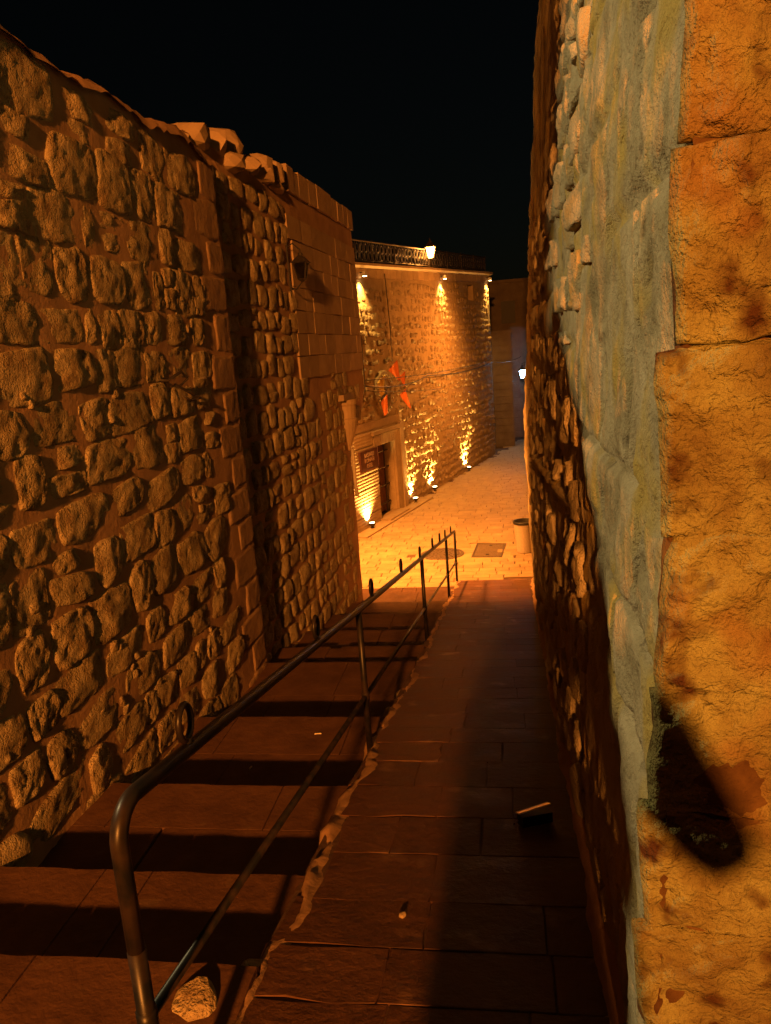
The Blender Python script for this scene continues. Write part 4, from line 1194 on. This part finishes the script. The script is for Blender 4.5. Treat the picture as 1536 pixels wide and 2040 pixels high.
# ------------------------------------------------------------------ lamps that light the place
# sodium lamp round the corner of the left building
gl = np.array([-3.3, 14.4, STREET])
E = emp('globe_lamp', tuple(gl), 'sodium globe lamp on a post hidden round the corner of the left building', 'street lamp')
b = MB(); b.lathe([(.10, 0), (.10, .2), (.05, .28), (.04, 4.6), (.06, 4.75), (.09, 4.8)], gl + np.array([-.45, 0, 0]), 12); b.build('post', M['iron_dull'], E)
b = MB(); b.tube([gl + (-.45, 0, 4.75), gl + (-.3, 0, 5.1), gl + (0, 0, 5.12)], .025, 8); b.build('arm', M['iron_dull'], E)
b = MB(); b.lathe([(.30, 0), (.31, .03), (.10, .14), (.03, .2)], gl + np.array([0, 0, 5.10]), 14); b.build('shade', M['iron_dull'], E)
lamp('SPOT', gl + np.array([0, 0, 4.85]), P_BRACKET, SODIUM, .24, (-1.3, 15.6, STREET), E, math.radians(122), 1.0)
# added fill lamp out of view on the right, evening the facade light
E = emp('facade_fill_lamp', (1.50, 24.5, 2.7), 'added unseen fill lamp on the right of the lower street, evening the light on the floodlit building', 'street lamp')
b = MB(); b.tube([(1.53, 24.5, 2.4), (1.46, 24.5, 2.68), (1.36, 24.5, 2.65)], .025, 8); b.build('arm', M['iron_dull'], E)
b = MB(); b.lathe([(.13, .0), (.14, .03), (.05, .14), (.03, .18)], (1.36, 24.5, 2.48), 14); b.build('shade', M['iron_dull'], E)
b = MB(); b.lathe([(.03, 0), (.05, .04), (.03, .08)], (1.36, 24.5, 2.47), 10); b.build('bulb', M['street_glow'], E)
lamp('SPOT', (1.36, 24.5, 2.36), P_FILL, SODIUM, .08, (-1.9, 23.6, .3), E, math.radians(160), 1.0)
# sodium street lamp behind the camera
lb = np.array([-.2, -16.0, zr(-3) - .05]); HZ = 6.2
E = emp('street_lamp', tuple(lb), 'sodium street lamp on a post at the top of the stairs', 'street lamp')
b = MB(); b.lathe([(.09, 0), (.09, .25), (.055, .3), (.045, 5.0), (.03, 5.35)], lb + np.array([-.6, 0, 0]), 12); b.build('post', M['iron_dull'], E)
b = MB(); b.tube([lb + (-.6, 0, 5.3), lb + (-.56, 0, 5.85), lb + (-.3, 0, 6.02), lb + (0, 0, 5.98)], .025, 8); b.build('arm', M['iron_dull'], E)
b = MB(); b.lathe([(.2, 0), (.21, .02), (.08, .14), (.03, .2)], (lb[0], lb[1], HZ + .14), 14); b.build('shade', M['iron_dull'], E)
b = MB(); b.lathe([(.03, 0), (.05, .04), (.03, .08)], (lb[0], lb[1], HZ + .15), 10); b.build('bulb', M['street_glow'], E)
lamp('POINT', (lb[0], lb[1], HZ), P_STREET, SODIUM, .28, parent=E)
# pale lamp in the side alley on the left
b = MB(); b.add([(-14, -1.85, -.02), (-2.75, -1.85, -.02), (-2.75, 2.4, -.35), (-14, 2.4, -.35)], [(0, 1, 2, 3)]); tag(b.build('side_alley', M['slab'], center=False), kind='structure')
ls = np.array([-6.0, 1.75, -.30])
E = emp('alley_lamp', tuple(ls), 'pale lamp on a tall post in the side alley on the left', 'street lamp')
b = MB(); b.lathe([(.09, 0), (.09, .25), (.05, .3), (.04, 5.6), (.03, 6.0)], ls + np.array([-.4, 0, 0]), 12); b.build('post', M['iron_dull'], E)
b = MB(); b.tube([ls + (-.4, 0, 5.95), ls + (-.2, 0, 6.08), ls + (0, 0, 6.02)], .025, 8); b.build('arm', M['iron_dull'], E)
b = MB(); b.lathe([(.2, 0), (.21, .02), (.08, .14), (.03, .2)], (ls[0], ls[1], 5.66), 14); b.build('shade', M['iron_dull'], E)
b = MB(); b.lathe([(.03, 0), (.05, .04), (.03, .08)], (ls[0], ls[1], 5.64), 10); b.build('bulb', M['pale_glow'], E)
lamp('SPOT', (ls[0], ls[1], 5.5), P_SIDE, COOL, .10, (.3, 3.1, 1.3), E, math.radians(50), .5)

# ------------------------------------------------------------------ the photographer, whose shadow falls on the ramp
def skin(name, V, Ed, R, mat, parent, root=0, sub=2):
    me = bpy.data.meshes.new(name); me.from_pydata([tuple(v) for v in V], Ed, []); me.materials.append(mat)
    o = bpy.data.objects.new(name, me); put(o, parent)
    md = o.modifiers.new('skin', 'SKIN'); md.use_smooth_shade = True
    for i, rr_ in enumerate(R):
        sv = me.skin_vertices[0].data[i]; sv.radius = (rr_, rr_) if not isinstance(rr_, tuple) else rr_; sv.use_root = (i == root)
    s2 = o.modifiers.new('sub', 'SUBSURF'); s2.levels = 1; s2.render_levels = sub
    return o
px0 = np.array([-.045, -.42, zr(-.42)])
pe = emp('person', tuple(px0), 'person in dark jacket and trousers standing behind the camera holding a phone', 'person')
Vb = [(0, 0, .93), (0, 0, 1.12), (0, .0, 1.34), (0, .01, 1.46), (0, .03, 1.55), (0, .05, 1.66), (0, .05, 1.74),
      (-.10, 0, .88), (-.11, .02, .50), (-.12, 0, .09), (-.13, .14, .03),
      (.10, 0, .88), (.11, .02, .50), (.12, 0, .09), (.13, .14, .03),
      (-.19, 0, 1.40), (-.25, .08, 1.16), (-.06, .30, 1.42), (.02, .36, 1.50),
      (.19, 0, 1.40), (.44, .06, 1.07), (.30, .28, 1.34), (.12, .36, 1.50)]
Ed = [(0, 1), (1, 2), (2, 3), (3, 4), (4, 5), (5, 6), (0, 7), (7, 8), (8, 9), (9, 10), (0, 11), (11, 12), (12, 13), (13, 14), (2, 15), (15, 16), (16, 17), (17, 18), (2, 19), (19, 20), (20, 21), (21, 22)]
R = [(.17, .12), (.16, .12), (.17, .12), .065, .06, (.085, .10), (.06, .07), .095, .065, .045, .04, .095, .065, .045, .04, .075, .05, .036, .03, .085, .075, .05, .03]
skin('body', Vb, Ed, R, M['jacket'], pe)
for sx, hx in ((-1, .02), (1, .16)):
    for i in range(5):
        base = np.array([hx, .36, 1.50]); off = np.array([-.018 + .009 * i, .01, .02]); ln = [.05, .07, .075, .07, .055][i]
        tip = base + off + np.array([.01 * sx * -1, .02, ln]); skin('finger', [base, base + off, (base + off + tip) / 2 + np.array([0, .01, 0]), tip], [(0, 1), (1, 2), (2, 3)], [.012, .010, .009, .008], M['skin'], pe, 0, 1)
skin('trousers', [(0, 0, .96), (-.10, 0, .87), (-.11, .02, .50), (-.12, 0, .10), (.10, 0, .87), (.11, .02, .50), (.12, 0, .10)], [(0, 1), (1, 2), (2, 3), (0, 4), (4, 5), (5, 6)], [(.18, .13), .105, .075, .06, .105, .075, .06], M['trousers'], pe)
b = MB(); b.lathe([(.20, 1.40), (.235, 1.25), (.235, 1.05), (.26, .85), (.275, .60), (.28, .42), (.26, .42), (.22, 1.0), (.12, 1.42)], (0, 0, 0), 20, M=lambda v: px0 + np.stack([v[:, 0], v[:, 1] * .62, v[:, 2]], -1)); b.build('coat', M['jacket'], pe, smooth=True)
skin('hair', [(0, .02, 1.70), (0, .03, 1.77), (0, .07, 1.80)], [(0, 1), (1, 2)], [(.095, .10), (.095, .10), (.05, .05)], M['hair'], pe)
b = MB(); b.box((-.037, -.024, 1.60), (.037, -.016, 1.755)); tag(b.build('phone', M['black']), 'dark phone held up by the person behind the camera', 'phone')
